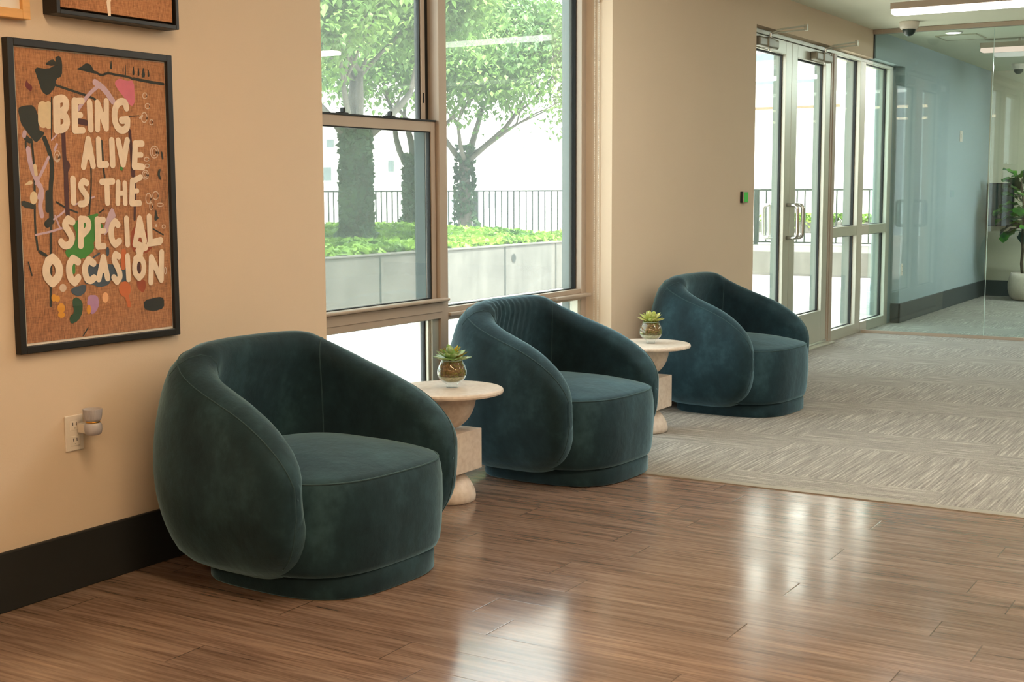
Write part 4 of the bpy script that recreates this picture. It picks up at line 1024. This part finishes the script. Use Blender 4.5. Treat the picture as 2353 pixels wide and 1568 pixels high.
def tree(loc, seed, tr, th, forks, crown, spread, nleaf, label, ivyn, leafm='leaf', lean=(0, 0), drop=.0):
    rnd = random.Random(seed); root = empty('tree', loc)
    bm = MB(); tips = []
    def branch(p, d, r, ln, depth):
        n = 5; pts = [p]; rs = [r]; q = Vector(p); dd = Vector(d)
        for i in range(n):
            dd = (dd+Vector((rnd.uniform(-.16, .16), rnd.uniform(-.16, .16), rnd.uniform(-.05, .12)))).normalized(); q = q+dd*(ln/n); pts.append(q.copy()); rs.append(r*(1-.42*(i+1)/n))
            if depth <= 2: tips.append(q.copy())
        bm.tube(pts, rs, 7 if depth > 1 else 5)
        if depth > 0:
            k = 3 if depth > 1 else 3
            for j in range(k):
                a = rnd.uniform(0, 2*pi); sp = rnd.uniform(.45, .95)
                nd = (dd+Vector((cos(a)*sp, sin(a)*sp, rnd.uniform(-.12, .25)))).normalized()
                branch(q, nd, rs[-1]*.72, ln*rnd.uniform(.66, .88), depth-1)
    base = [Vector((0, 0, -.06)), Vector((lean[0]*.3, lean[1]*.3, th*.35)), Vector((lean[0]*.6, lean[1]*.6, th*.7)), Vector((lean[0], lean[1], th))]
    bm.tube(base, [tr*1.35, tr*1.02, tr*.95, tr*1.0], 12)
    for (az, el, rr, ln) in forks:
        branch(base[-1]-Vector((0, 0, .05)), Vector((cos(az)*cos(el), sin(az)*cos(el), sin(el))), tr*rr, ln, 4)
    bm.build('trunk', M['bark'], root, smooth=True)
    f = MB()
    for _ in range(nleaf):
        p = rnd.choice(tips)+Vector((rnd.gauss(0, .16), rnd.gauss(0, .16), rnd.gauss(-.05-drop, .15)))
        if p.z < crown: p.z = crown+abs(p.z-crown)*.4
        s = rnd.uniform(.032, .056); az = rnd.uniform(0, 2*pi); el = rnd.uniform(-1.3, -.1)
        d = Vector((cos(az)*cos(el), sin(az)*cos(el), sin(el))); sd_ = Vector((-sin(az), cos(az), 0)); nn_ = d.cross(sd_)
        f.add([p, p+d*s*.7-sd_*s*.62+nn_*s*.2, p+d*s*1.9, p+d*s*.7+sd_*s*.62+nn_*s*.2, p+d*s*.8], [(0, 1, 4), (1, 2, 4), (2, 3, 4), (3, 0, 4)])
    f.build('foliage', M[leafm], root)
    if ivyn:
        f = MB()
        def ip():
            t = rnd.random()**.9; z = t*(th+.2); k = min(1, t); c = Vector((lean[0]*k, lean[1]*k, 0)); a = rnd.uniform(0, 2*pi); R = tr*(1.35-.2*t)+rnd.uniform(0, .05)
            if z < .15: R += .12*(1-z/.15)
            return c+Vector((R*cos(a), R*sin(a), z))
        scatter(f, rnd, ivyn, ip, .042, 0, 1)
        f.build('climbing_ivy', M['ivyd'], root)
    tag(root, label, 'tree', 'trees in the planter outside')
    return root
tree((10.85, 8.38, .56), 4, .098, 1.05, [(2.3, .75, .5, .75), (-.6, .70, .55, .8), (.9, 1.25, .75, .7), (-2.6, .9, .45, .7), (-1.2, 1.3, .5, .75)], .98, .5, 27000, 'thick ivy-wrapped tree outside, seen through the left half of the large window', 2600, drop=.06)
tree((15.0, 10.60, .60), 9, .085, .80, [(2.0, .9, .6, .85), (-.9, .85, .6, .85), (.6, 1.25, .7, .8), (-2.4, .8, .4, .8)], 1.0, .5, 18000, 'slender ivy-covered tree outside, just left of the window mullion', 1500)
tree((15.55, 10.12, .60), 21, .080, .92, [(2.4, .85, .55, .85), (-1.1, .75, .6, .95), (-.4, 1.2, .7, .9), (3.6, .6, .45, .8), (-1.6, .5, .4, 1.0)], 1.05, .5, 27000, 'tree outside with a bare forked trunk, just right of the window mullion', 700, drop=.22)
tree((13.2, 7.95, .58), 33, .05, 1.1, [(2.6, .9, .8, 1.0), (-2.2, 1.0, .8, 1.0), (.4, 1.0, .8, .9)], 1.32, .5, 1, 'hidden', 0) if False else None
tree((9.4, 9.3, .56), 35, .055, .75, [(1.5, 1.1, .7, 1.1), (-1.0, 1.0, .7, 1.1), (3.4, .9, .6, 1.0)], 1.35, .5, 8000, 'thin tree outside at the left edge of the large window', 900, lean=(-.15, .3))

# railing on a kerb at the edge of the terrace, running away from the building
RX = 18.4
o = empty('terrace_kerb', (RX-.9, 8, -.005))
f = MB(); f.box(-1.0, 1.1, -8, 24, -.2, .315); f.build('kerb_block', M['conc'], o, bevel=.01)
tag(o, 'low pale concrete terrace kerb below the railing, seen through the glass doors', 'kerb')
o = empty('terrace_railing', (RX, 8, .31))
f = MB(); f.box(-.02, .02, -8, 24, .775, .80); f.build('top_rail', M['rail'], o)
f = MB(); f.box(-.015, .015, -8, 24, .03, .05); f.build('bottom_rail', M['rail'], o)
for k in range(-3, 10):
    y = 2.65+2.42*k-1.3
    f = MB(); f.box(-.028, .028, -.028, .028, 0, .79); r = f.build('post', M['rail'], o); r.location = Vector((0, y, 0))*U
pk = MB(); pk.box(-.0095, .0095, -.0095, .0095, .04, .78); proto = None; n_ = 0; rest = MB()
y = -4.9
while y < 22:
    if n_ < 99:
        if proto is None: proto = pk.build('picket', M['rail'], o); q = proto
        else: q = proto.copy(); C.objects.link(q)
        q.location = Vector((0, y, 0))*U
    else: rest.box(-.0095, .0095, y-.0095, y+.0095, .04, .78)
    n_ += 1; y += .115
r = rest.build('picket', M['rail'], o); r['kind'] = 'stuff'
tag(o, 'long dark metal railing with thin pickets at the edge of the terrace', 'railing')
# hedge trough beyond the railing
o = empty('hedge_trough', (20.4, 6.0, -.2)); f = MB(); f.box(-.15, .15, -3.5, 1.6, .62, .80); f.build('trough', M['conc'], o, bevel=.01)
f = MB(); 
for yy in (-3.2, -1, 1.3): f.box(-.05, .05, yy-.05, yy+.05, 0, .62)
f.build('support', M['conc'], o)
f = MB(); rnd = random.Random(2); scatter(f, rnd, 2600, lambda: Vector((rnd.uniform(-.16, .16), rnd.uniform(-3.5, 1.6), rnd.uniform(.70, .92))), .05, 0, 1); f.build('hedge_leaves', M['ivy'], o)
tag(o, 'narrow trough of green plants behind the railing, seen through the glass doors', 'planter')
sbox('floor', M['asphalt'], 16.4, 44, -20, 60, -.6, -.2)
# white building across the street
BX = 45
o = empty('white_building', (BX, 25, -.2))
f = MB(); f.box(0, 4, -30, 30, 0, 18); f.build('facade', M['bldg'], o)
for z0, z1, y0, y1 in ((4.77, 5.02, -10.5, -5), (5.55, 5.83, -10.5, -5)):
    f = MB(); f.box(-.06, .02, y0, y1, z0+.2, z1+.2); f.build('window_band', M['bwin'], o)
f = MB(); f.box(-.15, .05, -11, -5, 4.1, 4.18); f.build('ledge', M['band'], o)
for px, py, w_, h_ in ((1267, 350, 22, 20), (1200, 350, 20, 24), (1117, 385, 16, 18), (900, 382, 14, 28), (849, 398, 8, 22), (752, 400, 26, 34), (1129, 462, 20, 34), (972, 462, 20, 30), (1037, 462, 14, 30), (760, 330, 20, 20)):
    c = at(px, py, 0, BX); k = 51.5/F
    fr = empty('window_unit', (-.0, c.y-25, c.z+.2)); fr.parent = o
    f = MB(); f.box(-.08, .02, -w_*k/2, w_*k/2, -h_*k/2, h_*k/2); f.build('pane', M['bwin'], fr)
    f = MB(); f.box(-.1, .02, -w_*k/2-.05, w_*k/2+.05, -h_*k/2-.07, -h_*k/2); f.build('sill', M['bldg'], fr)
tag(o, 'large white building across the street with small pale windows', 'building')
